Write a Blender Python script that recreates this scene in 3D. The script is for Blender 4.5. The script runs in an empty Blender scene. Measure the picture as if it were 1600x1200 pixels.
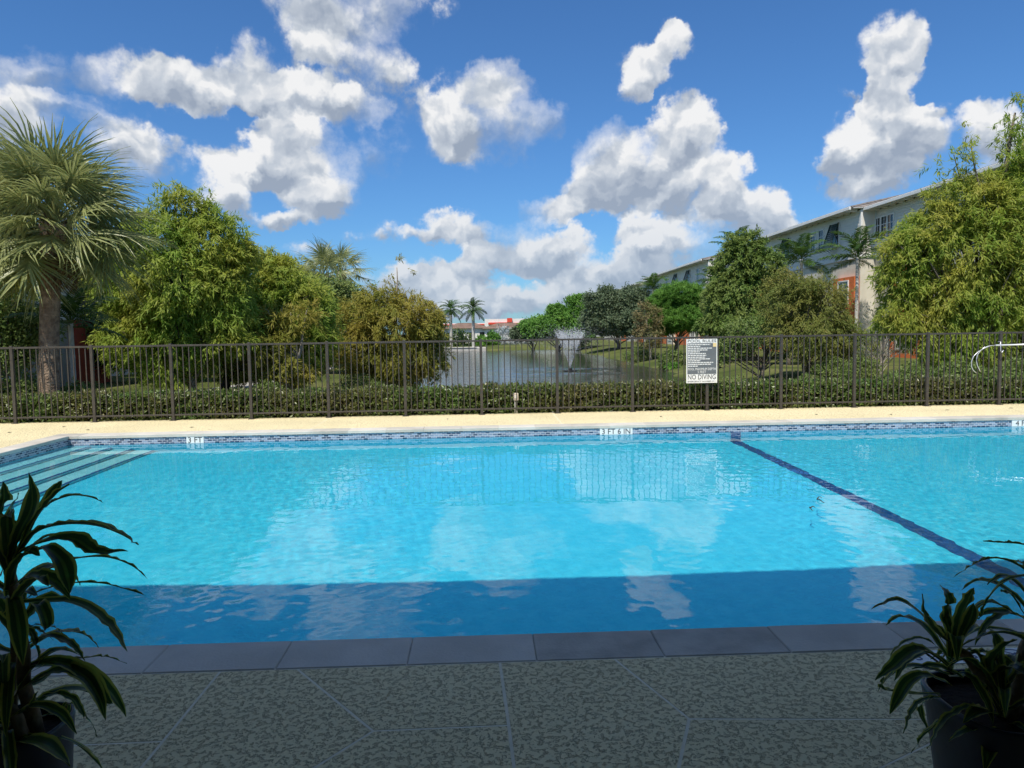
import bpy, bmesh, math, random
import numpy as np
from mathutils import Vector, Matrix

R = math.radians
sc = bpy.context.scene
COL = sc.collection

# ---------------------------------------------------------------- camera
CAM_H = 1.66
F_PX = 1150.0                      # focal length in pixels of the 1600 px wide photograph
cam = bpy.data.cameras.new('camera')
cam.sensor_width = 36.0
cam.lens = F_PX / 1600.0 * 36.0
cam.clip_start = 0.05
cam.clip_end = 6000.0
cam_o = bpy.data.objects.new('camera', cam)
COL.objects.link(cam_o)
CAM_M = (Matrix.Translation((0, 0, CAM_H)) @ Matrix.Rotation(R(-2.2), 4, 'Z')
         @ Matrix.Rotation(R(90 - 4.0), 4, 'X') @ Matrix.Rotation(R(-0.86), 4, 'Z'))
cam_o.matrix_world = CAM_M
sc.camera = cam_o


def ray(px, py):
    d = CAM_M.to_3x3() @ Vector(((px - 800) / F_PX, (600 - py) / F_PX, -1.0))
    return d.normalized()


def on_z(px, py, z=0.0):
    d = ray(px, py)
    t = (z - CAM_H) / d.z
    return Vector((0, 0, CAM_H)) + d * t


def on_y(px, py, y):
    d = ray(px, py)
    return Vector((0, 0, CAM_H)) + d * (y / d.y)


# ---------------------------------------------------------------- light
SUN_EL, SUN_AZ = 58.0, 205.0       # azimuth clockwise from +Y: behind the camera, to its left
SUN_DIR = Vector((math.sin(R(SUN_AZ)) * math.cos(R(SUN_EL)), math.cos(R(SUN_AZ)) * math.cos(R(SUN_EL)), math.sin(R(SUN_EL))))
sun = bpy.data.lights.new('sun', 'SUN')
sun.energy = 5.0
sun.angle = R(0.53)
sun.color = (1.0, 0.93, 0.82)
sun.cycles.is_caustics_light = True      # sunlight refracted by the pool surface
sun_o = bpy.data.objects.new('sun', sun)
sun_o.rotation_euler = SUN_DIR.to_track_quat('Z', 'Y').to_euler()
sun_o.location = (-30, -60, 80)
COL.objects.link(sun_o)

sc.view_settings.view_transform = 'Standard'
sc.view_settings.look = 'None'
sc.view_settings.gamma = 1.0
sc.view_settings.use_curve_mapping = False
sc.view_settings.exposure = 0.0
sc.cycles.max_bounces = 8
sc.cycles.diffuse_bounces = 3
sc.cycles.glossy_bounces = 4
sc.cycles.transmission_bounces = 6
sc.cycles.transparent_max_bounces = 16
sc.cycles.sample_clamp_indirect = 6.0
sc.cycles.use_denoising = True
sc.cycles.use_adaptive_sampling = True
sc.cycles.adaptive_threshold = 0.02


# ---------------------------------------------------------------- sky with cumulus clouds
def build_world():
    w = bpy.data.worlds.new('World')
    sc.world = w
    w.use_nodes = True
    nt = w.node_tree
    N, L = nt.nodes, nt.links
    N.clear()

    def new(t, **kw):
        n = N.new(t)
        for k, v in kw.items():
            setattr(n, k, v)
        return n

    def put(sock, v):
        if isinstance(v, (int, float, tuple)):
            sock.default_value = v
        else:
            L.new(v, sock)

    def M(op, a, b=0.0, c=0.0, clamp=False):
        n = new('ShaderNodeMath', operation=op, use_clamp=clamp)
        for i, v in enumerate((a, b, c)):
            put(n.inputs[i], v)
        return n.outputs[0]

    def V(op, a, b=(0, 0, 0), c=(0, 0, 0)):
        n = new('ShaderNodeVectorMath', operation=op)
        put(n.inputs[0], a)
        put(n.inputs['Scale'] if op == 'SCALE' else n.inputs[1], b)
        if op == 'MULTIPLY_ADD':
            put(n.inputs[2], c)
        return n.outputs['Value'] if op in ('DOT_PRODUCT', 'LENGTH') else n.outputs[0]

    def smooth(x, a, b, lo=0.0, hi=1.0):
        n = new('ShaderNodeMapRange', interpolation_type='SMOOTHSTEP')
        put(n.inputs[0], x)
        for i, v in enumerate((a, b, lo, hi)):
            n.inputs[i + 1].default_value = v
        return n.outputs[0]

    def noise(vec, scale, detail=2.0, rough=0.5, dist=0.0):
        n = new('ShaderNodeTexNoise', noise_dimensions='2D')
        put(n.inputs['Vector'], vec)
        n.inputs['Scale'].default_value = scale
        n.inputs['Detail'].default_value = detail
        n.inputs['Roughness'].default_value = rough
        n.inputs['Distortion'].default_value = dist
        return n

    sky = new('ShaderNodeTexSky', sky_type='NISHITA', sun_disc=False)
    sky.sun_elevation = R(SUN_EL)
    sky.sun_rotation = R(SUN_AZ)
    sky.altitude = 0
    sky.air_density = 1.0
    sky.dust_density = 0.5
    sky.ozone_density = 1.0

    geo = new('ShaderNodeTexCoord').outputs['Generated']
    sep = new('ShaderNodeSeparateXYZ')
    L.new(geo, sep.inputs[0])
    x, y, z = sep.outputs
    az = M('ARCTAN2', x, y)
    el = M('ARCSINE', z)
    cmb = new('ShaderNodeCombineXYZ')
    L.new(az, cmb.inputs[0])
    L.new(el, cmb.inputs[1])
    P = cmb.outputs[0]

    # cumulus banks: centre px, centre py, radius x, radius y, weight
    blobs = [
        (560, 5, 150, 60, 1), (520, 60, 75, 55, .8), (600, 100, 60, 45, .6), (640, 145, 40, 45, .45), (500, 100, 60, 40, .45),
        (110, 108, 60, 34, .5), (60, 120, 40, 20, .25), (150, 175, 90, 26, .4), (670, 175, 50, 34, .35), (560, 120, 70, 40, .4), (340, 330, 50, 40, .35), (205, 118, 85, 40, .9), (300, 138, 90, 40, 1), (402, 112, 44, 62, 1), (350, 105, 32, 28, .8),
        (450, 152, 120, 34, 1), (545, 168, 70, 30, .9), (120, 165, 60, 20, .3),
        (30, 165, 55, 50, 1.2), (0, 195, 55, 50, 1.2),
        (190, 215, 52, 40, .8), (245, 238, 58, 40, .8), (205, 262, 70, 34, .5),
        (442, 212, 52, 36, 1), (415, 255, 96, 46, 1), (490, 262, 80, 76, .9), (505, 315, 80, 44, .9), (430, 347, 52, 18, .9),
        (350, 290, 60, 60, .5), (590, 230, 50, 66, .35),
        (755, 180, 105, 82, 1.1), (772, 122, 52, 42, 1), (700, 205, 55, 52, .8), (850, 190, 45, 38, .6),
        (690, 358, 72, 36, 1), (635, 375, 60, 22, .5), (560, 375, 20, 14, .3),
        (1062, 68, 38, 36, .9), (1012, 104, 55, 38, 1), (985, 142, 30, 34, .9),
        (1065, 200, 60, 60, 1.2), (1050, 245, 95, 58, 1.2), (955, 240, 60, 52, 1.2), (980, 295, 115, 52, 1.2), (1085, 295, 95, 60, 1.2),
        (860, 326, 75, 28, 1), (1142, 290, 44, 58, 1.1), (1165, 335, 72, 50, 1), (1212, 325, 36, 38, 1), (1205, 362, 62, 26, 1),
        (820, 385, 110, 46, 1), (870, 405, 80, 46, 1), (755, 415, 60, 36, .8), (690, 432, 75, 36, .7), (1000, 372, 60, 42, .8),
        (1000, 415, 55, 45, .7), (940, 440, 90, 40, .9), (1075, 385, 75, 50, .9), (1040, 430, 60, 25, .7),
        (760, 468, 230, 34, 1.0), (930, 455, 130, 36, 1.1), (620, 445, 110, 34, .8), (700, 490, 260, 20, .9), (480, 400, 60, 22, .4),
        (1396, 70, 50, 44, 1.1), (1398, 118, 50, 48, 1), (1392, 165, 55, 50, 1), (1378, 212, 88, 58, 1), (1440, 212, 40, 46, 1),
        (1368, 255, 80, 54, 1), (1370, 295, 54, 40, .7), (1300, 335, 60, 24, .4),
        (1542, 195, 44, 42, 1.3), (1580, 235, 56, 60, 1.3), (1476, 168, 20, 15, .4), (1320, 150, 16, 14, .3),
    ]

    # domain warp for torn and billowing outlines
    w1 = noise(P, 9.0, 2.0, 0.55)
    w2 = noise(P, 42.0, 3.0, 0.6)
    warp = V('ADD', V('MULTIPLY', V('SUBTRACT', w1.outputs['Color'], (.5, .5, .5)), (.05, .04, 0)),
             V('MULTIPLY', V('SUBTRACT', w2.outputs['Color'], (.5, .5, .5)), (.026, .024, 0)))
    Pw = V('ADD', P, warp)

    Pq = Pw
    # one pass over the banks: z sums the density, y sums the height inside each puff
    acc = (0.0, 0.0, 0.0)
    for i, (cx, cy, rx, ry, wt) in enumerate(blobs):
        if i and i % 14 == 0:      # evaluated in batches: keeps the shader stack small
            Pw = V('ADD', Pw, V('SCALE', acc, 1e-9))
        d = ray(cx, cy)
        a, e = math.atan2(d.x, d.y), math.asin(d.z)
        sx, sy = F_PX / (rx * 1.0), F_PX / (ry * 1.0)
        v = V('MULTIPLY_ADD', Pw, (sx, sy, 0), (-a * sx, -e * sy, wt))
        q = M('SUBTRACT', 1.0 + wt * wt, V('DOT_PRODUCT', v, v), clamp=True)
        acc = V('ADD', acc, V('SCALE', v, q))
    s2 = new('ShaderNodeSeparateXYZ')
    L.new(acc, s2.inputs[0])
    # the same cloud field goes on outside the photograph's frame
    gen_noise = noise(V('MULTIPLY', P, (1.0, 1.6, 0)), 3.4, 2.0, 0.5).outputs['Fac']
    gen = smooth(gen_noise, 0.48, 0.72, 0.0, 1.0)
    off_az = smooth(M('ABSOLUTE', M('SUBTRACT', az, R(2.2))), R(38), R(48))
    off_el = smooth(el, R(26), R(33))
    gen = M('MULTIPLY', gen, M('MAXIMUM', off_az, off_el))
    gen = M('MULTIPLY', gen, smooth(el, 0.0, 0.05))
    F1 = M('ADD', s2.outputs[2], gen)
    hgt = M('DIVIDE', s2.outputs[1], M('ADD', F1, 0.15))

    na = noise(P, 20.0, 6.0, 0.6).outputs['Fac']
    ra = noise(Pq, 15.0, 3.0, 0.5).outputs['Fac']
    rb = noise(V('ADD', Pq, (-0.006, 0.016, 0)), 15.0, 3.0, 0.5).outputs['Fac']
    nb = M('MULTIPLY', M('SUBTRACT', na, 0.5), 2.3)
    gate = smooth(F1, 0.0, 0.35)
    D = M('MULTIPLY_ADD', nb, M('MULTIPLY', gate, 0.8), F1)
    # some edges are crisp, others fray out into thin veils
    fray = smooth(noise(P, 5.5, 1.0, 0.5).outputs['Fac'], 0.36, 0.68, 0.40, 1.2)
    alpha = smooth(M('MULTIPLY', M('SUBTRACT', D, 0.18), fray), 0.0, 0.62)
    alpha = M('MULTIPLY', alpha, smooth(F1, 0.02, 0.30))
    veil = smooth(M('MULTIPLY_ADD', M('SUBTRACT', na, 0.5), 1.6, F1), 0.10, 1.0, 0.0, 0.5)
    alpha = M('MAXIMUM', alpha, M('MULTIPLY', veil, smooth(F1, 0.0, 0.25)))
    alpha = M('MULTIPLY', alpha, 0.97)

    # sunlit tops and fronts, shaded bases and hollows between the puffs
    relief = M('MULTIPLY', M('SUBTRACT', ra, rb), 2.6)
    fine = M('MULTIPLY', M('SUBTRACT', na, 0.5), 0.55)
    base = smooth(hgt, -0.55, 0.45, 0.10, 1.0)
    dens = smooth(F1, 0.6, 2.4, 0.0, 0.22)
    lit = M('ADD', M('SUBTRACT', base, dens), M('ADD', relief, fine), clamp=True)
    ramp = new('ShaderNodeValToRGB')
    L.new(lit, ramp.inputs[0])
    cr = ramp.color_ramp
    cr.elements[0].position = 0.0
    cr.elements[0].color = (3.3, 3.9, 4.9, 1)
    cr.elements[1].position = 0.95
    cr.elements[1].color = (9.1, 9.1, 9.1, 1)
    e = cr.elements.new(0.5)
    e.color = (5.7, 6.2, 6.9, 1)
    # distant banks low over the horizon lie behind more air
    air = smooth(el, R(0.0), R(13), 0.5, 0.0)
    mix_air = new('ShaderNodeMix', data_type='RGBA')
    L.new(air, mix_air.inputs['Factor'])
    L.new(ramp.outputs[0], mix_air.inputs['A'])
    mix_air.inputs['B'].default_value = (3.6, 4.7, 6.2, 1)
    mix = new('ShaderNodeMix', data_type='RGBA')
    L.new(alpha, mix.inputs['Factor'])
    tint = new('ShaderNodeMix', data_type='RGBA', blend_type='MULTIPLY')
    tint.inputs['Factor'].default_value = 1.0
    L.new(sky.outputs[0], tint.inputs['A'])
    tint.inputs['B'].default_value = SKY_TINT
    L.new(tint.outputs['Result'], mix.inputs['A'])
    L.new(mix_air.outputs['Result'], mix.inputs['B'])
    bg = new('ShaderNodeBackground')
    L.new(mix.outputs['Result'], bg.inputs[0])
    bg.inputs[1].default_value = 0.1
    out = new('ShaderNodeOutputWorld')
    L.new(bg.outputs[0], out.inputs[0])
    w.cycles.sampling_method = 'MANUAL'
    w.cycles.sample_map_resolution = 512


SKY_TINT = (0.47, 0.86, 1.30, 1)
build_world()


# ---------------------------------------------------------------- helpers
def tag(o, label=None, cat=None, group=None, kind=None):
    if label:
        o['label'] = label
    if cat:
        o['category'] = cat
    if group:
        o['group'] = group
    if kind:
        o['kind'] = kind
    return o


def empty(name, loc=(0, 0, 0), **kw):
    o = bpy.data.objects.new(name, None)
    o.location = loc
    o.empty_display_size = 0.2
    COL.objects.link(o)
    return tag(o, **kw)


def link(name, me, parent=None, loc=None, kind=None):
    """One mesh object. Mesh coordinates are relative to the parent."""
    o = bpy.data.objects.new(name, me)
    COL.objects.link(o)
    if parent is not None:
        o.parent = parent
    if loc is not None:
        o.location = loc
    if kind:
        o['kind'] = kind
    return o


def mesh_from(name, v, f, mats, smooth=False, mi=None, uv=None):
    me = bpy.data.meshes.new(name)
    v = np.asarray(v, dtype=np.float64)
    if isinstance(f, np.ndarray):
        n, k = f.shape
        me.vertices.add(len(v))
        me.vertices.foreach_set('co', v.astype(np.float32).ravel())
        me.loops.add(n * k)
        me.loops.foreach_set('vertex_index', f.astype(np.int32).ravel())
        me.polygons.add(n)
        me.polygons.foreach_set('loop_start', np.arange(0, n * k, k, dtype=np.int32))
        me.polygons.foreach_set('loop_total', np.full(n, k, dtype=np.int32))
    else:
        me.from_pydata([tuple(p) for p in v], [], [tuple(int(i) for i in p) for p in f])
    if not isinstance(mats, (list, tuple)):
        mats = [mats]
    for m in mats:
        me.materials.append(m)
    if mi is not None:
        me.polygons.foreach_set('material_index', np.asarray(mi, dtype=np.int32))
    me.polygons.foreach_set('use_smooth', np.full(len(me.polygons), bool(smooth)))
    if uv is not None:
        lay = me.uv_layers.new(name='uv')
        li = np.zeros(len(me.loops), dtype=np.int32)
        me.loops.foreach_get('vertex_index', li)
        lay.data.foreach_set('uv', np.asarray(uv, dtype=np.float32)[li].ravel())
    me.update()
    me.validate()
    return me


class MB:
    """Collects boxes, prisms and tubes into one mesh."""

    def __init__(self):
        self.v, self.f = [], []

    def add(self, v, f):
        n = len(self.v)
        self.v += [tuple(p) for p in v]
        self.f += [tuple(i + n for i in p) for p in f]
        return self

    def box(self, x0, x1, y0, y1, z0, z1, bev=0.0):
        if bev <= 0:
            v = [(x0, y0, z0), (x1, y0, z0), (x1, y1, z0), (x0, y1, z0), (x0, y0, z1), (x1, y0, z1), (x1, y1, z1), (x0, y1, z1)]
            f = [(3, 2, 1, 0), (4, 5, 6, 7), (0, 1, 5, 4), (1, 2, 6, 5), (2, 3, 7, 6), (3, 0, 4, 7)]
            return self.add(v, f)
        b = bev
        v = [(x0, y0, z0), (x1, y0, z0), (x1, y1, z0), (x0, y1, z0),
             (x0, y0, z1 - b), (x1, y0, z1 - b), (x1, y1, z1 - b), (x0, y1, z1 - b),
             (x0 + b, y0 + b, z1), (x1 - b, y0 + b, z1), (x1 - b, y1 - b, z1), (x0 + b, y1 - b, z1)]
        f = [(3, 2, 1, 0), (8, 9, 10, 11)]
        for i in range(4):
            j = (i + 1) % 4
            f += [(i, j, j + 4, i + 4), (i + 4, j + 4, j + 8, i + 8)]
        return self.add(v, f)

    def prism(self, poly, z0, z1):
        n = len(poly)
        v = [(p[0], p[1], z0) for p in poly] + [(p[0], p[1], z1) for p in poly]
        f = [tuple(range(n - 1, -1, -1)), tuple(range(n, 2 * n))]
        f += [(i, (i + 1) % n, (i + 1) % n + n, i + n) for i in range(n)]
        return self.add(v, f)

    def tube(self, pts, rad, n=8, cap=True):
        pts = [Vector(p) for p in pts]
        if not hasattr(rad, '__len__'):
            rad = [rad] * len(pts)
        vs, fs = [], []
        up = None
        for i, p in enumerate(pts):
            t = (pts[min(i + 1, len(pts) - 1)] - pts[max(i - 1, 0)]).normalized()
            if up is None:
                up = Vector((0, 0, 1)) if abs(t.z) < 0.9 else Vector((1, 0, 0))
            a = t.cross(up).normalized()
            b = a.cross(t).normalized()
            up = b
            for k in range(n):
                an = 2 * math.pi * k / n
                vs.append(p + (a * math.cos(an) + b * math.sin(an)) * rad[i])
        for i in range(len(pts) - 1):
            for k in range(n):
                k2 = (k + 1) % n
                fs.append((i * n + k, i * n + k2, (i + 1) * n + k2, (i + 1) * n + k))
        if cap:
            fs.append(tuple(range(n - 1, -1, -1)))
            m = (len(pts) - 1) * n
            fs.append(tuple(range(m, m + n)))
        return self.add(vs, fs)

    def mesh(self, name, mat, smooth=False):
        return mesh_from(name, self.v, self.f, mat, smooth)

    def build(self, name, mat, parent=None, smooth=False, loc=None, kind=None):
        return link(name, self.mesh(name, mat, smooth), parent, loc, kind)


# ---------------------------------------------------------------- materials
MATS = {}


def mat(name):
    m = bpy.data.materials.new(name)
    m.use_nodes = True
    nt = m.node_tree
    nt.nodes.clear()
    MATS[name] = m
    return m, nt.nodes, nt.links


def surf(name, c1, c2=None, rough=0.6, scale=4.0, detail=6.0, bump=0.0, bump_scale=40.0, spec=0.4, c3=None, metal=0.0,
         coords='Object', lo=0.35, hi=0.65, bump_dist=0.01):
    """Principled surface: two (or three) tones mixed by noise, and fine relief."""
    m, N, L = mat(name)
    out = N.new('ShaderNodeOutputMaterial')
    p = N.new('ShaderNodeBsdfPrincipled')
    L.new(p.outputs[0], out.inputs[0])
    p.inputs['Roughness'].default_value = rough
    p.inputs['Specular IOR Level'].default_value = spec
    p.inputs['Metallic'].default_value = metal
    tc = N.new('ShaderNodeTexCoord')
    if c2 is None:
        p.inputs['Base Color'].default_value = (*c1, 1)
    else:
        n = N.new('ShaderNodeTexNoise')
        n.inputs['Scale'].default_value = scale
        n.inputs['Detail'].default_value = detail
        n.inputs['Roughness'].default_value = 0.6
        L.new(tc.outputs[coords], n.inputs['Vector'])
        r = N.new('ShaderNodeValToRGB')
        r.color_ramp.elements[0].position = lo
        r.color_ramp.elements[0].color = (*c1, 1)
        r.color_ramp.elements[1].position = hi
        r.color_ramp.elements[1].color = (*c2, 1)
        if c3:
            e = r.color_ramp.elements.new((lo + hi) / 2)
            e.color = (*c3, 1)
        L.new(n.outputs['Fac'], r.inputs[0])
        L.new(r.outputs[0], p.inputs['Base Color'])
    if bump > 0:
        n2 = N.new('ShaderNodeTexNoise')
        n2.inputs['Scale'].default_value = bump_scale
        n2.inputs['Detail'].default_value = 5.0
        L.new(tc.outputs[coords], n2.inputs['Vector'])
        b = N.new('ShaderNodeBump')
        b.inputs['Strength'].default_value = bump
        b.inputs['Distance'].default_value = bump_dist
        L.new(n2.outputs['Fac'], b.inputs['Height'])
        L.new(b.outputs[0], p.inputs['Normal'])
    return m


def foliage(name, cols, trans=0.35, rough=0.5, clump=0.5, clump_cols=None, spec=0.25):
    """Leaves: one tone per leaf, drifting from clump to clump; light passes through them."""
    m, N, L = mat(name)
    out = N.new('ShaderNodeOutputMaterial')
    geo = N.new('ShaderNodeNewGeometry')
    r = N.new('ShaderNodeValToRGB')
    L.new(geo.outputs['Random Per Island'], r.inputs[0])
    cr = r.color_ramp
    cr.elements[0].color = (*cols[0], 1)
    cr.elements[1].color = (*cols[-1], 1)
    for i, c in enumerate(cols[1:-1]):
        e = cr.elements.new((i + 1) / (len(cols) - 1))
        e.color = (*c, 1)
    col = r.outputs[0]
    if clump_cols:
        tc = N.new('ShaderNodeTexCoord')
        n = N.new('ShaderNodeTexNoise')
        n.inputs['Scale'].default_value = clump
        n.inputs['Detail'].default_value = 3.0
        L.new(tc.outputs['Object'], n.inputs['Vector'])
        r2 = N.new('ShaderNodeValToRGB')
        r2.color_ramp.elements[0].position = 0.36
        r2.color_ramp.elements[0].color = (*clump_cols[0], 1)
        r2.color_ramp.elements[1].position = 0.64
        r2.color_ramp.elements[1].color = (*clump_cols[1], 1)
        L.new(n.outputs['Fac'], r2.inputs[0])
        mx = N.new('ShaderNodeMix')
        mx.data_type = 'RGBA'
        mx.inputs['Factor'].default_value = 0.5
        L.new(col, mx.inputs['A'])
        L.new(r2.outputs[0], mx.inputs['B'])
        col = mx.outputs['Result']
    p = N.new('ShaderNodeBsdfPrincipled')
    p.inputs['Roughness'].default_value = rough
    p.inputs['Specular IOR Level'].default_value = spec
    L.new(col, p.inputs['Base Color'])
    t = N.new('ShaderNodeBsdfTranslucent')      # light through a leaf comes out yellower and stronger
    hs = N.new('ShaderNodeHueSaturation')
    hs.inputs['Value'].default_value = 1.35
    L.new(col, hs.inputs['Color'])
    L.new(hs.outputs[0], t.inputs[0])
    ms = N.new('ShaderNodeMixShader')
    ms.inputs[0].default_value = trans
    L.new(p.outputs[0], ms.inputs[1])
    L.new(t.outputs[0], ms.inputs[2])
    L.new(ms.outputs[0], out.inputs[0])
    return m


def font_mesh(name, text, size, mat_, extrude=0.001, align='CENTER', width_scale=1.0):
    cu = bpy.data.curves.new(name, 'FONT')
    cu.body = text
    cu.size = size
    cu.align_x = align
    cu.align_y = 'CENTER'
    cu.extrude = extrude
    cu.resolution_u = 2
    o = bpy.data.objects.new(name, cu)
    COL.objects.link(o)
    dg = bpy.context.evaluated_depsgraph_get()
    dg.update()
    me = bpy.data.meshes.new_from_object(o.evaluated_get(dg))
    bpy.data.objects.remove(o)
    me.materials.clear()
    me.materials.append(mat_)
    if width_scale != 1.0:
        for v in me.vertices:
            v.co.x *= width_scale
    return me


def place_font(name, me, parent, M4):
    o = link(name, me, parent)
    o.matrix_local = M4
    return o


# ---------------------------------------------------------------- setting: layout in metres
PX0, PX1, PY0, PY1 = -7.15, 13.0, 3.92, 12.84       # pool
POOL_W = -0.16                                       # water level below the deck
FENCE_Y = 14.93
LAKE_Z = -1.0


def floor_z(x):
    return float(np.interp(x, [-7.15, 4.3, 4.6, 13.0], [-1.05, -1.22, -1.24, -1.50]))


def lake_sd(x, y):
    xl = np.interp(y, [18, 24, 30, 36, 50, 80, 112], [-5.5, -5.2, -4.4, -3.6, -4.4, -5.8, -7.2]) + 0.35 * np.sin(y * 0.55) + .2 * np.sin(y * 1.7)
    xr = np.interp(y, [18, 30, 40, 52, 70, 112], [10.2, 10.8, 11.3, 12.0, 12.4, 12.4]) + 0.4 * np.sin(y * 0.4 + 1) + .2 * np.sin(y * 1.3)
    return np.minimum(np.minimum(x - xl, xr - x), np.minimum(y - 20.0, 112.0 - y))


def ground_z(x, y):
    x, y = np.asarray(x, float), np.asarray(y, float)
    lawn = np.interp(y, [14, 16.5, 23, 40, 140, 400], [-0.06, -0.10, -0.36, -0.42, -0.40, -0.2])
    lawn = lawn + 0.05 * np.sin(x * 0.35) * np.sin(y * 0.27) + 0.15 * np.clip((np.abs(x - 3) - 10) / 14, 0, 1)
    sd = lake_sd(x, y)
    bank = np.interp(sd, [-3.2, -0.6, 0.0, 0.5, 2.5], [1.0, 0.25, -0.02, -0.4, -1.2])
    lower = LAKE_Z + np.maximum(bank, 0) * (lawn - LAKE_Z) + np.minimum(bank, 0)
    z = np.where(sd > -3.2, lower, lawn)
    under = (np.abs(x) < 16.4) & (y < 14.75) & (y > -9)
    return np.where(under, -2.4, z)


def gz(x, y):
    return float(ground_z(np.array([x]), np.array([y]))[0])


def build_ground():
    def axis(a, b, step, far):
        core = np.arange(a, b + step / 2, step)
        g = np.cumsum(step * 1.28 ** np.arange(1, 60))
        g = g[g < far]
        return np.concatenate([(a - g)[::-1], core, b + g])
    xs = axis(-32, 46, 0.5, 2600)
    ys = axis(-12, 130, 0.5, 2600)
    X, Y = np.meshgrid(xs, ys)
    Z = ground_z(X.ravel(), Y.ravel())
    ny, nx = X.shape
    idx = np.arange(nx * ny).reshape(ny, nx)
    f = np.stack([idx[:-1, :-1], idx[:-1, 1:], idx[1:, 1:], idx[1:, :-1]], -1).reshape(-1, 4)
    m = surf('lawn_grass', (0.065, 0.088, 0.022), (0.15, 0.155, 0.055), rough=0.95, scale=0.35, detail=9, bump=1.0, bump_scale=9, spec=0.1,
             bump_dist=0.08, c3=(0.10, 0.12, 0.034))
    o = link('lawn', mesh_from('lawn', np.stack([X.ravel(), Y.ravel(), Z], -1), f, m, True))
    tag(o, kind='structure')


build_ground()


def build_lake():
    m, N, L = mat('lake_water')
    out = N.new('ShaderNodeOutputMaterial')
    p = N.new('ShaderNodeBsdfPrincipled')
    p.inputs['Base Color'].default_value = (0.030, 0.036, 0.030, 1)
    p.inputs['Roughness'].default_value = 0.06
    p.inputs['IOR'].default_value = 1.33
    tc = N.new('ShaderNodeTexCoord')
    mp = N.new('ShaderNodeMapping')
    mp.inputs['Scale'].default_value = (1.0, 2.2, 1.0)
    L.new(tc.outputs['Object'], mp.inputs[0])
    n1 = N.new('ShaderNodeTexNoise')
    n1.inputs['Scale'].default_value = 1.6
    n1.inputs['Detail'].default_value = 5
    L.new(mp.outputs[0], n1.inputs['Vector'])
    b = N.new('ShaderNodeBump')
    b.inputs['Strength'].default_value = 0.5
    b.inputs['Distance'].default_value = 0.06
    L.new(n1.outputs['Fac'], b.inputs['Height'])
    L.new(b.outputs[0], p.inputs['Normal'])
    L.new(p.outputs[0], out.inputs[0])
    # rings running out from the fountain are real waves
    fx, fy = FOUNT.x, FOUNT.y
    xs = np.concatenate([np.arange(-10, 16.01, 0.25)])
    ys = np.concatenate([np.arange(19, 40, 0.5), np.arange(40, 66, 0.22), np.arange(66, 114, 1.0)])
    X, Y = np.meshgrid(xs, ys)
    r = np.hypot(X - fx, Y - fy)
    Z = LAKE_Z + 0.022 * np.sin(r * 5.2) * np.exp(-((r - 3.2) / 1.6) ** 2) + 0.012 * np.sin(r * 3.1 + X) * np.exp(-((r - 5.5) / 2.2) ** 2)
    ny, nx = X.shape
    idx = np.arange(nx * ny).reshape(ny, nx)
    f = np.stack([idx[:-1, :-1], idx[:-1, 1:], idx[1:, 1:], idx[1:, :-1]], -1).reshape(-1, 4)
    tag(link('lake_water', mesh_from('lake_water', np.stack([X.ravel(), Y.ravel(), Z.ravel()], -1), f, m, True)), kind='structure')


FOUNT = on_z(891, 580, LAKE_Z)
build_lake()


# footpath along the lawn, and the low seawall at the far end of the lake
def build_paths():
    conc = surf('concrete_path', (0.42, 0.40, 0.36), (0.55, 0.53, 0.48), rough=0.9, scale=2.0, bump=0.3, bump_scale=30)
    pts = [(-26, 17.5), (-14.5, 19.6), (-10.4, 23.5), (-9.3, 30), (-9.6, 40), (-10.4, 60), (-11.5, 110)]
    k = 14
    P = []
    for i in range(len(pts) - 1):
        for t in range(k):
            s = t / k
            P.append((pts[i][0] * (1 - s) + pts[i + 1][0] * s, pts[i][1] * (1 - s) + pts[i + 1][1] * s))
    P = np.array(P)
    for _ in range(12):
        P[1:-1] = (P[:-2] + P[1:-1] * 2 + P[2:]) / 4
    T = np.gradient(P, axis=0)
    T /= np.linalg.norm(T, axis=1)[:, None]
    Nn = np.stack([-T[:, 1], T[:, 0]], -1) * 0.7
    A, B = P + Nn, P - Nn
    za = ground_z(A[:, 0], A[:, 1])
    zb = ground_z(B[:, 0], B[:, 1])
    zt = np.maximum(za, zb) + 0.05
    n = len(P)
    v = np.concatenate([np.c_[A, zt], np.c_[B, zt], np.c_[A, zt - .3], np.c_[B, zt - .3]])
    f = []
    for i in range(n - 1):
        f += [(i, i + n, i + n + 1, i + 1), (i + 1, i + 2 * n + 1, i + 2 * n, i), (i + n, i + 3 * n, i + 3 * n + 1, i + n + 1)]
    tag(link('footpath', mesh_from('footpath', v, f, conc, False)), kind='structure')
    w = MB().box(-9.5, -0.6, 111.2, 111.8, -1.6, -0.55, .05).box(-0.9, 0.4, 109.0, 111.19, -1.6, -0.45, .05)
    w.box(-9.5, -0.6, 111.1, 111.9, -0.549, -0.42, .03)
    tag(w.build('seawall', conc), 'low pale concrete seawall at the far end of the lake', 'seawall')


build_paths()


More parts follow.
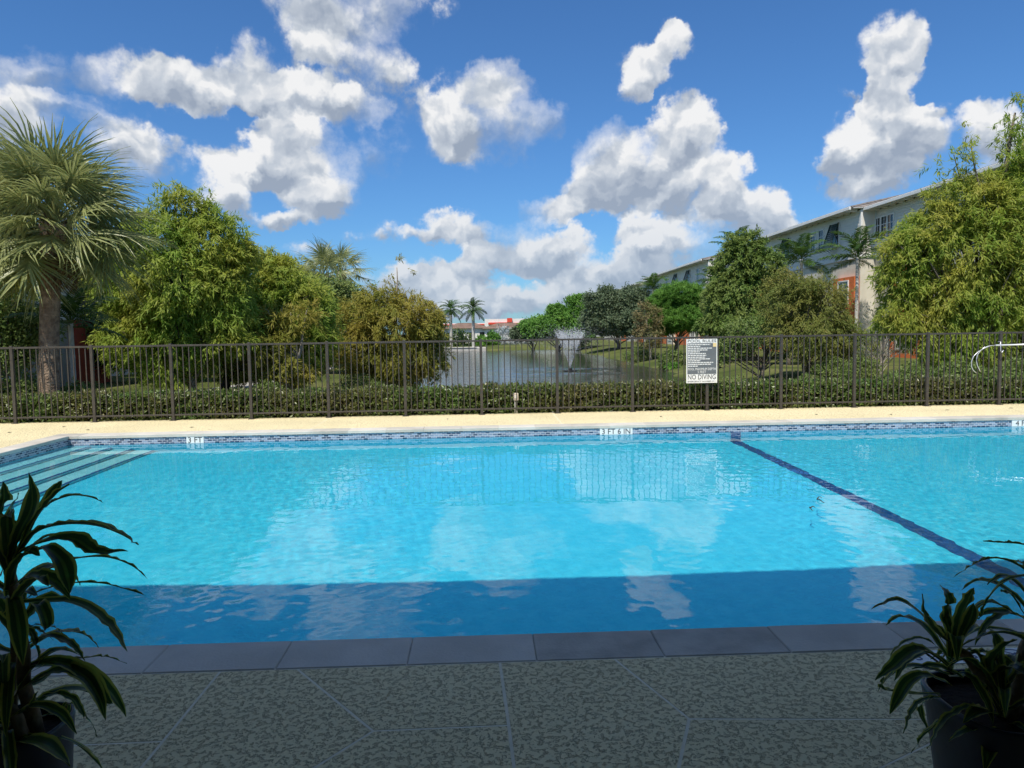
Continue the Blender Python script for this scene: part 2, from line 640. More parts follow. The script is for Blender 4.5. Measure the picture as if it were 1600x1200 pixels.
# ---------------------------------------------------------------- pool, coping and deck
def deck_material():
    """Knock-down texture coating: flat trowelled islands over a rough cream coat."""
    m, N, L = mat('textured_deck_coat')
    out = N.new('ShaderNodeOutputMaterial')
    p = N.new('ShaderNodeBsdfPrincipled')
    p.inputs['Roughness'].default_value = 0.85
    p.inputs['Specular IOR Level'].default_value = 0.25
    tc = N.new('ShaderNodeTexCoord')
    n = N.new('ShaderNodeTexNoise')
    n.inputs['Scale'].default_value = 36
    n.inputs['Detail'].default_value = 8
    n.inputs['Roughness'].default_value = 0.72
    n.inputs['Distortion'].default_value = 0.35
    L.new(tc.outputs['Object'], n.inputs['Vector'])
    isl = N.new('ShaderNodeMapRange')
    isl.interpolation_type = 'SMOOTHSTEP'
    isl.inputs[1].default_value = 0.425
    isl.inputs[2].default_value = 0.485
    L.new(n.outputs['Fac'], isl.inputs[0])
    n2 = N.new('ShaderNodeTexNoise')
    n2.inputs['Scale'].default_value = 110
    n2.inputs['Detail'].default_value = 3
    L.new(tc.outputs['Object'], n2.inputs['Vector'])
    n3 = N.new('ShaderNodeTexNoise')
    n3.inputs['Scale'].default_value = 0.8
    n3.inputs['Detail'].default_value = 5
    L.new(tc.outputs['Object'], n3.inputs['Vector'])
    mx = N.new('ShaderNodeMix')
    mx.data_type = 'RGBA'
    L.new(isl.outputs[0], mx.inputs['Factor'])
    mx.inputs['A'].default_value = (0.73, 0.63, 0.375, 1)
    mx.inputs['B'].default_value = (0.88, 0.77, 0.465, 1)
    # edge shade is painted into the colour: seam round each trowelled island
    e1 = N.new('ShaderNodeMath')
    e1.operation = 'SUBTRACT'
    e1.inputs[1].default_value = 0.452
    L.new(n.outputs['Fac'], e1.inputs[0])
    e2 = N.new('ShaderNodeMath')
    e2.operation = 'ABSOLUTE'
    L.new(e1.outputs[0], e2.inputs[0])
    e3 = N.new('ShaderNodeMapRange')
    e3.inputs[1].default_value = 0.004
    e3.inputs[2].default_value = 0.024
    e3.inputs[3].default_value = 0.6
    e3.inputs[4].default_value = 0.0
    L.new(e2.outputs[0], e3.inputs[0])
    seam_shade = N.new('ShaderNodeMix')
    seam_shade.data_type = 'RGBA'
    L.new(e3.outputs[0], seam_shade.inputs['Factor'])
    L.new(mx.outputs['Result'], seam_shade.inputs['A'])
    seam_shade.inputs['B'].default_value = (0.36, 0.31, 0.20, 1)
    mx = seam_shade
    wear = N.new('ShaderNodeMix')
    wear.data_type = 'RGBA'
    wear.blend_type = 'MULTIPLY'
    wr = N.new('ShaderNodeMapRange')
    wr.inputs[1].default_value = 0.42
    wr.inputs[2].default_value = 0.68
    wr.inputs[3].default_value = 0.0
    wr.inputs[4].default_value = 0.35
    L.new(n3.outputs['Fac'], wr.inputs[0])
    L.new(wr.outputs[0], wear.inputs['Factor'])
    L.new(mx.outputs['Result'], wear.inputs['A'])
    wear.inputs['B'].default_value = (0.72, 0.70, 0.66, 1)
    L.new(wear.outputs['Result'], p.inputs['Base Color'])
    h = N.new('ShaderNodeMath')
    h.operation = 'MULTIPLY_ADD'
    h.inputs[1].default_value = 0.25
    L.new(n2.outputs['Fac'], h.inputs[0])
    L.new(isl.outputs[0], h.inputs[2])
    b = N.new('ShaderNodeBump')
    b.inputs['Strength'].default_value = 1.0
    b.inputs['Distance'].default_value = 0.004
    L.new(h.outputs[0], b.inputs['Height'])
    L.new(b.outputs[0], p.inputs['Normal'])
    L.new(p.outputs[0], out.inputs[0])
    return m


def inset(poly, d):
    P = [Vector((p[0], p[1])) for p in poly]
    area = sum(P[i].x * P[(i + 1) % len(P)].y - P[(i + 1) % len(P)].x * P[i].y for i in range(len(P)))
    if area < 0:
        P.reverse()
    n = len(P)
    res = []
    for i in range(n):
        a, b, c = P[i - 1], P[i], P[(i + 1) % n]
        d1, d2 = (b - a).normalized(), (c - b).normalized()
        n1, n2 = Vector((-d1.y, d1.x)), Vector((-d2.y, d2.x))
        k = n1 + n2
        res.append(b + k * (d / max(0.35, 1 + n1.dot(n2))))
    return res


def build_deck():
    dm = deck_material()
    joint = surf('deck_joint_line', (0.80, 0.73, 0.55), (0.88, 0.82, 0.66), rough=0.9, scale=20)
    C = 0.31
    TY = PY0 - C          # back of the near coping
    base = MB()
    base.box(-16.5, 16.5, -8.0, TY + .01, -0.35, -0.0012)
    base.box(-16.5, PX0 - C + .01, TY + .011, 15.08, -0.35, -0.0012)
    base.box(PX0 - C + .011, 16.5, PY1 + C - .01, 15.08, -0.35, -0.0012)
    base.box(PX1 + C - .01, 16.5, TY + .011, PY1 + C - .011, -0.35, -0.0012)
    deck = tag(base.build('pool_deck', joint), kind='structure')

    def g(px, py):
        p = on_z(px, py)
        return Vector((p.x, p.y))

    def top(px):
        p = g(px, 1035)
        return Vector((p.x, TY))

    def ext(a, b, Y):
        t = (Y - a.y) / (b.y - a.y)
        return a + (b - a) * t
    YB = 2.35
    A, B, Cc = g(583, 1142), g(795, 1133), g(1077, 1123)
    D1, A1, B1, C1 = top(355), top(470), top(781), top(962)
    Dn = ext(D1, g(220, 1200), YB)
    An, Bn, Cn = ext(A, g(490, 1200), YB), ext(B1, g(803, 1200), YB), ext(Cc, g(1060, 1200), YB)
    G = ext(D1, g(220, 1200), g(262, 1158).y)
    E = Vector((4.2, g(1450, 1117).y - .05))
    H = ext(g(1470, 1153), g(1375, 1200), YB)
    J = ext(g(1470, 1153), g(1375, 1200), E.y)
    XL, XR = -7.4, 7.4
    GL = Vector((-3.4, G.y - 0.03))
    polys = [
        [D1, A1, A, An, Dn, G], [A1, B1, B, A], [A, B, Bn, An], [B1, C1, Cc, Cn, Bn, B],
        [C1, (XR, TY), (XR, E.y), J, Cc], [Cc, J, H, Cn], [J, (XR, E.y), (XR, YB), H],
        [(XL, TY), D1, G, GL, (XL, GL.y)], [GL, G, Dn, (-3.4, YB)], [(XL, GL.y), GL, (-3.4, YB), (XL, YB)],
    ]
    xs = [-16.5, -12.0, XL, -3.6, -0.4, 2.7, XR, 12, 16.5]
    for i in range(len(xs) - 1):
        for (ya, yb) in ((-8.0, -4.9), (-4.9, -2.0), (-2.0, YB)):
            polys.append([(xs[i], ya), (xs[i + 1], ya), (xs[i + 1], yb), (xs[i], yb)])
    for (xa, xb) in ((-16.5, XL), (XR, 16.5)):
        polys.append([(xa, YB), (xb, YB), (xb, TY), (xa, TY)])
    polys.append([(-16.5, TY), (PX0 - C, TY), (PX0 - C, 9.0), (-16.5, 9.0)])
    polys.append([(-16.5, 9.0), (PX0 - C, 9.0), (PX0 - C, 15.08), (-16.5, 15.08)])
    polys.append([(PX1 + C, TY), (16.5, TY), (16.5, 15.08), (PX1 + C, 15.08)])
    fx = [PX0 - C, -3.1, 1.4, 5.2, 9.3, PX1 + C]
    for i in range(5):
        polys.append([(fx[i], PY1 + C), (fx[i + 1], PY1 + C), (fx[i + 1], 15.08), (fx[i], 15.08)])
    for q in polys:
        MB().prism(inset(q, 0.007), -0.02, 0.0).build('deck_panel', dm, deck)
    return deck


DECK = build_deck()


def build_pool():
    # plaster: pale blue pebble finish, relief catches the sun
    plaster = surf('pool_plaster', (0.08, 0.63, 0.82), (0.14, 0.71, 0.88), rough=0.8, scale=6, bump=0.55, bump_scale=30, spec=0.0, bump_dist=0.02)
    step_m = surf('pool_step_plaster', (0.42, 0.68, 0.72), (0.52, 0.76, 0.79), rough=0.8, scale=5, bump=0.2, bump_scale=40, spec=0.0)
    navy = surf('navy_tile', (0.015, 0.06, 0.20), (0.03, 0.11, 0.32), rough=0.3, scale=30, spec=0.3)
    tile, N, L = mat('mosaic_waterline_tile')
    out = N.new('ShaderNodeOutputMaterial')
    p = N.new('ShaderNodeBsdfPrincipled')
    p.inputs['Roughness'].default_value = 0.18
    tc = N.new('ShaderNodeTexCoord')
    sx = N.new('ShaderNodeSeparateXYZ')
    L.new(tc.outputs['Object'], sx.inputs[0])
    ad = N.new('ShaderNodeMath')
    L.new(sx.outputs[0], ad.inputs[0])
    L.new(sx.outputs[1], ad.inputs[1])
    cb = N.new('ShaderNodeCombineXYZ')
    L.new(ad.outputs[0], cb.inputs[0])
    L.new(sx.outputs[2], cb.inputs[1])
    br = N.new('ShaderNodeTexBrick')
    br.inputs['Color1'].default_value = (0.02, 0.04, 0.10, 1)
    br.inputs['Color2'].default_value = (0.36, 0.44, 0.58, 1)
    br.inputs['Mortar'].default_value = (0.55, 0.57, 0.60, 1)
    br.inputs['Scale'].default_value = 1.0
    br.inputs['Mortar Size'].default_value = 0.004
    br.inputs['Bias'].default_value = -0.15
    br.inputs['Brick Width'].default_value = 0.085
    br.inputs['Row Height'].default_value = 0.034
    L.new(cb.outputs[0], br.inputs['Vector'])
    L.new(br.outputs['Color'], p.inputs['Base Color'])
    bp = N.new('ShaderNodeBump')
    bp.invert = True
    bp.inputs['Strength'].default_value = 0.4
    bp.inputs['Distance'].default_value = 0.002
    L.new(br.outputs['Fac'], bp.inputs['Height'])
    L.new(bp.outputs[0], p.inputs['Normal'])
    L.new(p.outputs[0], out.inputs[0])

    # basin: floor sloping to the deep side, walls rising to the coping
    xs = [PX0, 4.3, 4.6, PX1]
    zt = -0.045
    v, f = [], []
    for x in xs:
        z = floor_z(x)
        v += [(x, PY0, z), (x, PY1, z), (x, PY0, zt), (x, PY1, zt)]
    for i in range(3):
        a, b = i * 4, i * 4 + 4
        f += [(a, b, b + 1, a + 1), (a + 2, b + 2, b, a), (a + 1, b + 1, b + 3, a + 3)]
    f += [(0, 1, 3, 2), (12, 14, 15, 13)]
    basin = tag(link('pool_basin', mesh_from('pool_basin', v, f, plaster)), kind='structure')
    T = 0.012
    parts = []
    z0, z1 = -0.215, -0.047
    parts.append(MB().box(PX0 + T, PX1 - T, PY1 - T, PY1 - .001, z0, z1).build('waterline_tile', tile, basin))
    parts.append(MB().box(PX0 + .001, PX0 + T, PY0 + T, PY1 - .001, z0, z1).build('waterline_tile', tile, basin))
    parts.append(MB().box(PX1 - T, PX1 - .001, PY0 + T, PY1 - .001, z0, z1).build('waterline_tile', tile, basin))
    parts.append(MB().box(PX0 + .001, PX1 - .001, PY0 + .001, PY0 + T, z0, z1).build('waterline_tile', tile, basin))
    # entry steps along the shallow end, each with a navy nosing strip
    tw = 0.36
    for k in range(4):
        zt_ = -0.36 - 0.185 * k
        xr = PX0 + tw * (k + 1)
        xl = PX0 + .002 + (tw * k if k else 0)
        s = MB().box(xl + .001, xr, PY0 + .8, PY1 - .002, -1.3, zt_).build('step', step_m, basin)
        nz = MB().box(xr - .036, xr + .004, PY0 + .8, PY1 - .003, zt_ - .036, zt_ + .004).build('nosing', navy, s)
        parts += [s, nz]
    # navy line across floor and far wall where the floor breaks to the deep side
    lx0, lx1 = 4.37, 4.55
    zf = floor_z(4.45)
    parts.append(MB().box(lx0, lx1, PY0 + .02, PY1 - .013, zf - .05, zf + .012).build('depth_line', navy, basin))
    parts.append(MB().box(lx0, lx1, PY1 - .018, PY1 - .0125, zf + .013, -0.165).build('depth_line', navy, basin))
    # depth marker tiles on the far wall
    white = surf('white_marker_tile', (0.78, 0.78, 0.76), (0.83, 0.83, 0.81), rough=0.3, scale=10)
    black = surf('black_lettering', (0.012, 0.012, 0.014), rough=0.4)
    for (pxa, pxb, py, txt) in ((292, 319, 688, '3 FT'), (937, 988, 673, '3 FT 6 IN'), (1580, 1612, 660, '4 FT')):
        xa, xb = on_y(pxa, py, PY1).x, on_y(pxb, py, PY1).x
        mk = MB().box(xa, xb, PY1 - .022, PY1 - .0125, -0.20, -0.05).build('depth_marker', white, basin)
        me = font_mesh('lettering', txt, 0.135, black, 0.0008)
        w = max(q.co.x for q in me.vertices) - min(q.co.x for q in me.vertices)
        place_font('lettering', me, mk, Matrix.Translation(((xa + xb) / 2, PY1 - .0235, -0.112)) @ Matrix.Rotation(R(90), 4, 'X')
                   @ Matrix.Diagonal((min(1.0, (xb - xa) * .86 / w), 1, 1, 1)))
        parts.append(mk)
    # depth marker tiles set into the near deck beside the coping
    blue = surf('blue_lettering', (0.02, 0.045, 0.16), rough=0.4)
    ty = PY0 - 0.31 - 0.105

    def deck_tile(px, txt):
        cx = on_z(px, 1027).x
        t = MB().box(cx - .078, cx + .078, ty - .075, ty + .075, -0.003, 0.0035).build('depth_marker', white, DECK)
        if txt:
            me = font_mesh('lettering', txt, 0.10, blue, 0.0005)
            w = max(q.co.x for q in me.vertices) - min(q.co.x for q in me.vertices)
            place_font('lettering', me, t, Matrix.Translation((cx, ty, 0.0046)) @ Matrix.Diagonal((min(1.0, .12 / w), 1, 1, 1)))
        else:
            ring = MB()
            n = 28
            for i in range(n):
                a, b = 2 * math.pi * i / n, 2 * math.pi * (i + 1) / n
                ring.add([(cx + math.cos(a) * .05, ty + math.sin(a) * .05, .0046), (cx + math.cos(a) * .062, ty + math.sin(a) * .062, .0046),
                          (cx + math.cos(b) * .062, ty + math.sin(b) * .062, .0046), (cx + math.cos(b) * .05, ty + math.sin(b) * .05, .0046)], [(0, 1, 2, 3)])
            ring.add([(cx - .042, ty + .032, .0048), (cx - .034, ty + .040, .0048), (cx + .042, ty - .034, .0048), (cx + .034, ty - .042, .0048)], [(3, 2, 1, 0)])
            ring.build('no_diving_symbol', blue, t)
            MB().add([(cx - .03, ty - .018, .0047), (cx + .02, ty + .012, .0047), (cx + .014, ty + .022, .0047), (cx - .034, ty - .008, .0047)],
                     [(0, 1, 2, 3)]).build('diver_figure', blue, t)
    deck_tile(1432, '3')
    deck_tile(1476, 'FT')
    deck_tile(1520, '6')
    deck_tile(1592, None)

    # water: rippled surface of a closed body, light bends into it
    wm, N, L = mat('pool_water')
    out = N.new('ShaderNodeOutputMaterial')
    rf = N.new('ShaderNodeBsdfRefraction')
    rf.inputs['Color'].default_value = (0.72, 0.98, 1.0, 1)
    rf.inputs['IOR'].default_value = 1.33
    rf.inputs['Roughness'].default_value = 0.0
    gl = N.new('ShaderNodeBsdfGlossy')
    gl.inputs['Roughness'].default_value = 0.0
    fr = N.new('ShaderNodeFresnel')
    fr.inputs['IOR'].default_value = 1.33
    ms = N.new('ShaderNodeMixShader')
    L.new(fr.outputs[0], ms.inputs[0])
    L.new(rf.outputs[0], ms.inputs[1])
    L.new(gl.outputs[0], ms.inputs[2])
    L.new(ms.outputs[0], out.inputs[0])
    d = 0.026
    xs = np.arange(PX0 - .02, PX1 + .03, d)
    ys = np.arange(PY0 - .02, PY1 + .03, d)
    X, Y = np.meshgrid(xs, ys)
    Z = np.zeros_like(X)
    rng = np.random.default_rng(5)
    calm = 0.55 + 0.45 * np.sin(X * 0.55 + 1.3 * np.sin(Y * 0.4) + .6) * np.sin(Y * 0.6 + 0.4 * X)
    calm = np.clip(calm, 0.12, 1.0)
    for i in range(150):
        lam = 0.085 * 2 ** rng.uniform(0, 3.6)
        a = rng.uniform(0, 2 * math.pi)
        k = 2 * math.pi / lam
        s = RIPPLE * lam * (lam / 0.3) ** -0.8
        wv = np.sin(k * (X * math.cos(a) + Y * math.sin(a)) + rng.uniform(0, 6.28))
        Z += s * wv * (calm if lam < 0.6 else 1.0)
    Z += POOL_W
    ny, nx = X.shape
    v = np.stack([X, Y, Z], -1).reshape(-1, 3)
    idx = np.arange(nx * ny).reshape(ny, nx)
    f = np.stack([idx[:-1, :-1], idx[:-1, 1:], idx[1:, 1:], idx[1:, :-1]], -1).reshape(-1, 4)
    wo = tag(link('pool_water', mesh_from('pool_water', v, f, wm, True)), kind='structure')
    wo.cycles.is_caustics_caster = True
    for o in [basin] + parts:
        o.cycles.is_caustics_receiver = True

    # coping stones
    stone = surf('coping_stone', (0.47, 0.44, 0.38), (0.60, 0.565, 0.49), rough=0.75, scale=2.2, detail=12, bump=0.25, bump_scale=60)
    stone2 = surf('coping_stone_pale', (0.55, 0.52, 0.45), (0.66, 0.625, 0.55), rough=0.75, scale=2.2, detail=12, bump=0.25, bump_scale=60)
    stone3 = surf('coping_stone_dark', (0.39, 0.365, 0.315), (0.55, 0.52, 0.45), rough=0.75, scale=3.5, detail=9, bump=0.3, bump_scale=60)
    cop = tag(MB().box(PX0 - .309, PX1 + .309, PY0 - .309, PY0 - .04, -0.34, -0.050).box(PX0 - .309, PX1 + .309, PY1 + .04, PY1 + .309, -0.34, -0.050)
              .box(PX0 - .309, PX0 - .04, PY0 - .039, PY1 + .039, -0.34, -0.050).box(PX1 + .04, PX1 + .309, PY0 - .039, PY1 + .039, -0.34, -0.050)
              .build('pool_coping', surf('coping_mortar', (0.45, 0.43, 0.38), (0.55, 0.52, 0.46), rough=0.9, scale=8)), kind='structure')
    rnd = random.Random(4)
    OV = 0.028
    g0 = on_z(835, 1010).x
    step_len = 0.655
    n0 = math.floor((g0 - (PX0 - .31)) / step_len)

    def stone_box(x0, x1, y0, y1):
        dz = rnd.uniform(-.0015, .0015)
        MB().box(x0, x1, y0, y1, -0.048, 0.004 + dz, .006).build('coping_piece', rnd.choice([stone, stone, stone2, stone3]), cop)
    x = g0 - n0 * step_len
    edges = [PX0 - .31] + [x + i * step_len for i in range(60) if PX0 - .1 < x + i * step_len < PX1 + .2] + [PX1 + .31]
    for i in range(len(edges) - 1):
        stone_box(edges[i] + .001, edges[i + 1] - .001, PY0 - .31, PY0 + OV)
        stone_box(edges[i] + .001, edges[i + 1] - .001, PY1 - OV, PY1 + .31)
    ysr = np.linspace(PY0 + OV, PY1 - OV, 15)
    for i in range(14):
        stone_box(PX0 - .31, PX0 + OV, ysr[i] + .002, ysr[i + 1] - .002)
        stone_box(PX1 - OV, PX1 + .31, ysr[i] + .002, ysr[i + 1] - .002)


RIPPLE = 0.00026
build_pool()


# ---------------------------------------------------------------- covered patio the picture is taken from
def build_patio():
    stucco = surf('patio_stucco', (0.42, 0.38, 0.31), (0.48, 0.44, 0.36), rough=0.9, scale=3, bump=0.4, bump_scale=80)
    soffit = surf('patio_soffit', (0.22, 0.17, 0.12), (0.28, 0.22, 0.16), rough=0.7, scale=6, bump=0.2, bump_scale=30)
    roofm = surf('patio_roof', (0.25, 0.20, 0.16), (0.33, 0.27, 0.22), rough=0.9, scale=3)
    t = tag(empty('covered_patio', (0, -4, 0)), 'covered patio with stucco back wall and deep wooden roof over the near deck', 'patio')
    ye = ROOF_EDGE + 4
    MB().box(-15, 15, -3.5, ye, ROOF_Z, ROOF_Z + .04).build('soffit', soffit, t)
    MB().box(-15.2, 15.2, -3.9, ye + .15, ROOF_Z + .041, ROOF_Z + .34).build('fascia', stucco, t)
    MB().add([(-15.3, -4, ROOF_Z + .345), (15.3, -4, ROOF_Z + .345), (15.3, ye + .25, ROOF_Z + .345), (-15.3, ye + .25, ROOF_Z + .345),
              (-12, -1, ROOF_Z + 2.2), (12, -1, ROOF_Z + 2.2)], [(3, 2, 1, 0), (2, 3, 4, 5), (0, 1, 5, 4), (1, 2, 5), (3, 0, 4)]).build('roof', roofm, t)
    MB().box(-15, 15, -3.8, -3.51, 0.002, ROOF_Z).build('wall', stucco, t)
    MB().box(-15, -14.7, -3.505, ye - 2.2, 0.002, ROOF_Z - .002).build('wall', stucco, t)
    MB().box(14.7, 15, -3.505, ye - 2.2, 0.002, ROOF_Z - .002).build('wall', stucco, t)
    for x in (-11.0, -5.2, 5.2, 11.0):
        c = MB().box(x - .2, x + .2, ye - 3.55, ye - 3.15, 0.002, ROOF_Z - .002)
        c.box(x - .26, x + .26, ye - 3.61, ye - 3.09, 0.003, 0.3)
        c.build('column', stucco, t)


ROOF_EDGE, ROOF_Z = 3.42, 3.50
build_patio()


# ---------------------------------------------------------------- fence, sign, hedge and small things along it
def build_fence():
    iron = surf('bronze_fence_paint', (0.050, 0.044, 0.037), (0.072, 0.064, 0.055), rough=0.45, scale=9, spec=0.4)
    xa, xb = on_y(145, 590, FENCE_Y).x, on_y(1562, 575, FENCE_Y).x
    sp = (xb - xa) / 12
    n0, n1 = -5, 15
    fe = tag(empty('metal_fence', (xa, FENCE_Y, 0)), 'dark bronze metal picket fence running along the far side of the pool', 'fence')
    top, bot = 1.52, 0.10
    post = MB().box(-.027, .027, -.027, .027, 0.001, top + .02, .006).box(-.06, .06, -.06, .06, 0.001, 0.012).mesh('post', iron)
    pick = MB().box(-.0085, .0085, -.0085, .0085, bot - .03, top - .035).mesh('picket', iron)
    for i in range(n0, n1 + 1):
        link('post', post, fe, (i * sp, 0, 0))
        if i == n1:
            break
        x = i * sp
        for (z, h) in ((top - .036, .036), (bot, .03)):
            r = MB().box(x + .028, x + sp - .028, -.018, .018, z, z + h, .003)
            r.build('rail', iron, fe)
        for k in range(1, 13):
            link('picket', pick, fe, (x + sp * k / 13, 0, 0))
    return xa, sp


FX, FSP = build_fence()


def build_sign():
    a, b = on_y(1072.5, 530, FENCE_Y - .06), on_y(1120.5, 598, FENCE_Y - .06)
    x0, x1, z1, z0 = a.x, b.x, a.z, b.z
    w, h = x1 - x0, z1 - z0
    white = surf('sign_white', (0.78, 0.78, 0.75), (0.82, 0.82, 0.79), rough=0.4, scale=5)
    grey = surf('sign_grey', (0.13, 0.145, 0.155), (0.15, 0.165, 0.175), rough=0.4, scale=5)
    dark = surf('sign_lettering_dark', (0.035, 0.035, 0.035), rough=0.4)
    yel = surf('sign_sticker', (0.75, 0.58, 0.28), rough=0.5)
    yb = FENCE_Y - .06
    s = tag(empty('pool_rules_sign', ((x0 + x1) / 2, yb, z0)), 'white and grey POOL RULES and NO DIVING sign board mounted on the metal fence', 'sign')

    def P(u, v, y):     # board coordinates, v downward from the top edge
        return (-w / 2 + u * w, y, h - v * h)
    MB().box(-w / 2, w / 2, 0, .008, 0, h, .001).build('board', white, s)
    MB().box(-w / 2 + .03 * w, w / 2 - .03 * w, -.003, -.0005, h * .205, h * .905).build('grey_field', grey, s)
    MB().box(w * .36, w * .47, -.0065, -.0032, h * .82, h * .905).build('sticker', yel, s)
    for dx in (-.3, .3):
        MB().box(dx * w - .015, dx * w + .015, .009, .04, h * .9, h * .94).build('bracket', grey, s)

    def text(t, u, v, size, m, maxw, y=-.0045, al='CENTER'):
        me = font_mesh('lettering', t, size, m, 0.0006, al)
        ww = max(q.co.x for q in me.vertices) - min(q.co.x for q in me.vertices)
        sx = maxw / ww
        place_font('lettering', me, s, Matrix.Translation(P(u, v, y)) @ Matrix.Rotation(R(90), 4, 'X') @ Matrix.Diagonal((sx, 1, 1, 1)))
    text('POOL RULES', .5, .048, .082, dark, w * .92, -.002)
    text('POOL MAXIMUM DEPTH', .5, .685, .07, white, w * .90)
    text('5 FEET', .5, .752, .07, white, w * .27)
    text('NO DIVING', .5, .868, .145, dark, w * .90, -.002)
    text('EMERGENCY NUMBER 911', .5, .965, .040, dark, w * .9, -.002)
    # the rule lines are too small to read in the photograph: rows of short word strokes
    rnd = random.Random(3)
    rows = MB()
    for i, wd in enumerate([.80, .45, .86, .70, .42, .64, .66, .62, .80, .45, .92, .84, .36]):
        v = .128 + i * .0405
        u = .05
        while u < .05 + wd * .9:
            L_ = rnd.uniform(.03, .10)
            e = min(u + L_, .05 + wd * .9)
            a_, b_ = P(u, v - .010, -.0042), P(e, v + .010, -.0042)
            rows.add([(a_[0], a_[1], b_[2]), (b_[0], a_[1], b_[2]), (b_[0], a_[1], a_[2]), (a_[0], a_[1], a_[2])], [(0, 1, 2, 3)])
            u = e + .014
    rows.build('rule_lines', white, s)


build_sign()


def build_rescue_pole():
    al = surf('aluminium_pole', (0.78, 0.79, 0.80), (0.86, 0.87, 0.88), rough=0.28, scale=20, metal=0.6)
    y = FENCE_Y - .07
    a = on_y(1556, 539.5, y)
    t = tag(empty('rescue_pole', (a.x, y, a.z)), 'silver rescue pole with shepherd crook hung level on the metal fence', 'rescue pole')
    MB().tube([(0, 0, 0), (4.2, 0, .04)], .017, 10).build('pole', al, t, True)

    def loc(px, py, dy):
        p = on_y(px, py, y + dy)
        return (p.x - a.x, dy, p.z - a.z)
    outer = [(1556, 539.5), (1548, 540), (1538, 544), (1528, 550), (1521, 557), (1518, 565), (1518, 573), (1521, 579), (1526, 583)]
    inner = [(1556, 539.5), (1546, 540.5), (1538, 543), (1532, 548), (1527, 555), (1525.5, 563), (1527, 571), (1530, 577), (1532, 581)]
    for pts, s in ((outer, -1), (inner, 1)):
        MB().tube([loc(px, py, s * .05 * min(1, i / 3)) for i, (px, py) in enumerate(pts)], .0075, 7).build('crook', al, t, True)
    hk = [loc(1563.5, 534, -.03), loc(1563.5, 543, -.035), loc(1563.5, 548, -.04), loc(1565.5, 551, -.05), loc(1568, 547, -.06)]
    MB().tube([(hk[0][0], .05, hk[0][2])] + hk, .008, 7).build('hanger_hook', al, t, True)


build_rescue_pole()


def build_outlet():
    beige = surf('beige_outlet_box', (0.50, 0.42, 0.33), (0.58, 0.50, 0.40), rough=0.6, scale=12)
    pipe = surf('grey_conduit', (0.55, 0.52, 0.47), (0.62, 0.59, 0.54), rough=0.5, scale=9)
    lens = surf('outlet_lid', (0.70, 0.66, 0.58), rough=0.3)
    b = on_y(806, 640, FENCE_Y + .16)
    t = tag(empty('outlet_post', (b.x, FENCE_Y + .16, -.08)), 'beige weatherproof outlet box on twin conduits in front of the hedge', 'outlet')
    top = on_y(806, 614, FENCE_Y + .16).z + .08
    for dx in (-.018, .022):
        MB().tube([(dx, 0, 0), (dx, 0, top - .12)], .011, 8).build('conduit', pipe, t, True)
    MB().box(-.055, .055, -.03, .035, top - .15, top, .012).build('box', beige, t)
    MB().box(-.03, .03, -.042, -.0305, top - .11, top - .045).build('lid', lens, t)


build_outlet()


# ---------------------------------------------------------------- leaves
def leaf_quads(P, D, Nn, ln, wd, fold=0.0):
    """Diamond leaves: P base, D direction, Nn normal, length, width (numpy arrays)."""
    D = D / np.linalg.norm(D, axis=1)[:, None]
    S = np.cross(D, Nn)
    S /= np.maximum(np.linalg.norm(S, axis=1), 1e-6)[:, None]
    up = np.cross(S, D)
    ln, wd = ln[:, None], wd[:, None]
    a = P
    b = P + D * ln * .45 + S * wd * .5 + up * wd * fold
    c = P + D * ln
    d = P + D * ln * .45 - S * wd * .5 + up * wd * fold
    n = len(P)
    v = np.stack([a, b, c, d], 1).reshape(-1, 3)
    f = np.arange(4 * n).reshape(n, 4)
    return v, f


def unit(rng, n):
    v = rng.normal(size=(n, 3))
    return v / np.linalg.norm(v, axis=1)[:, None]


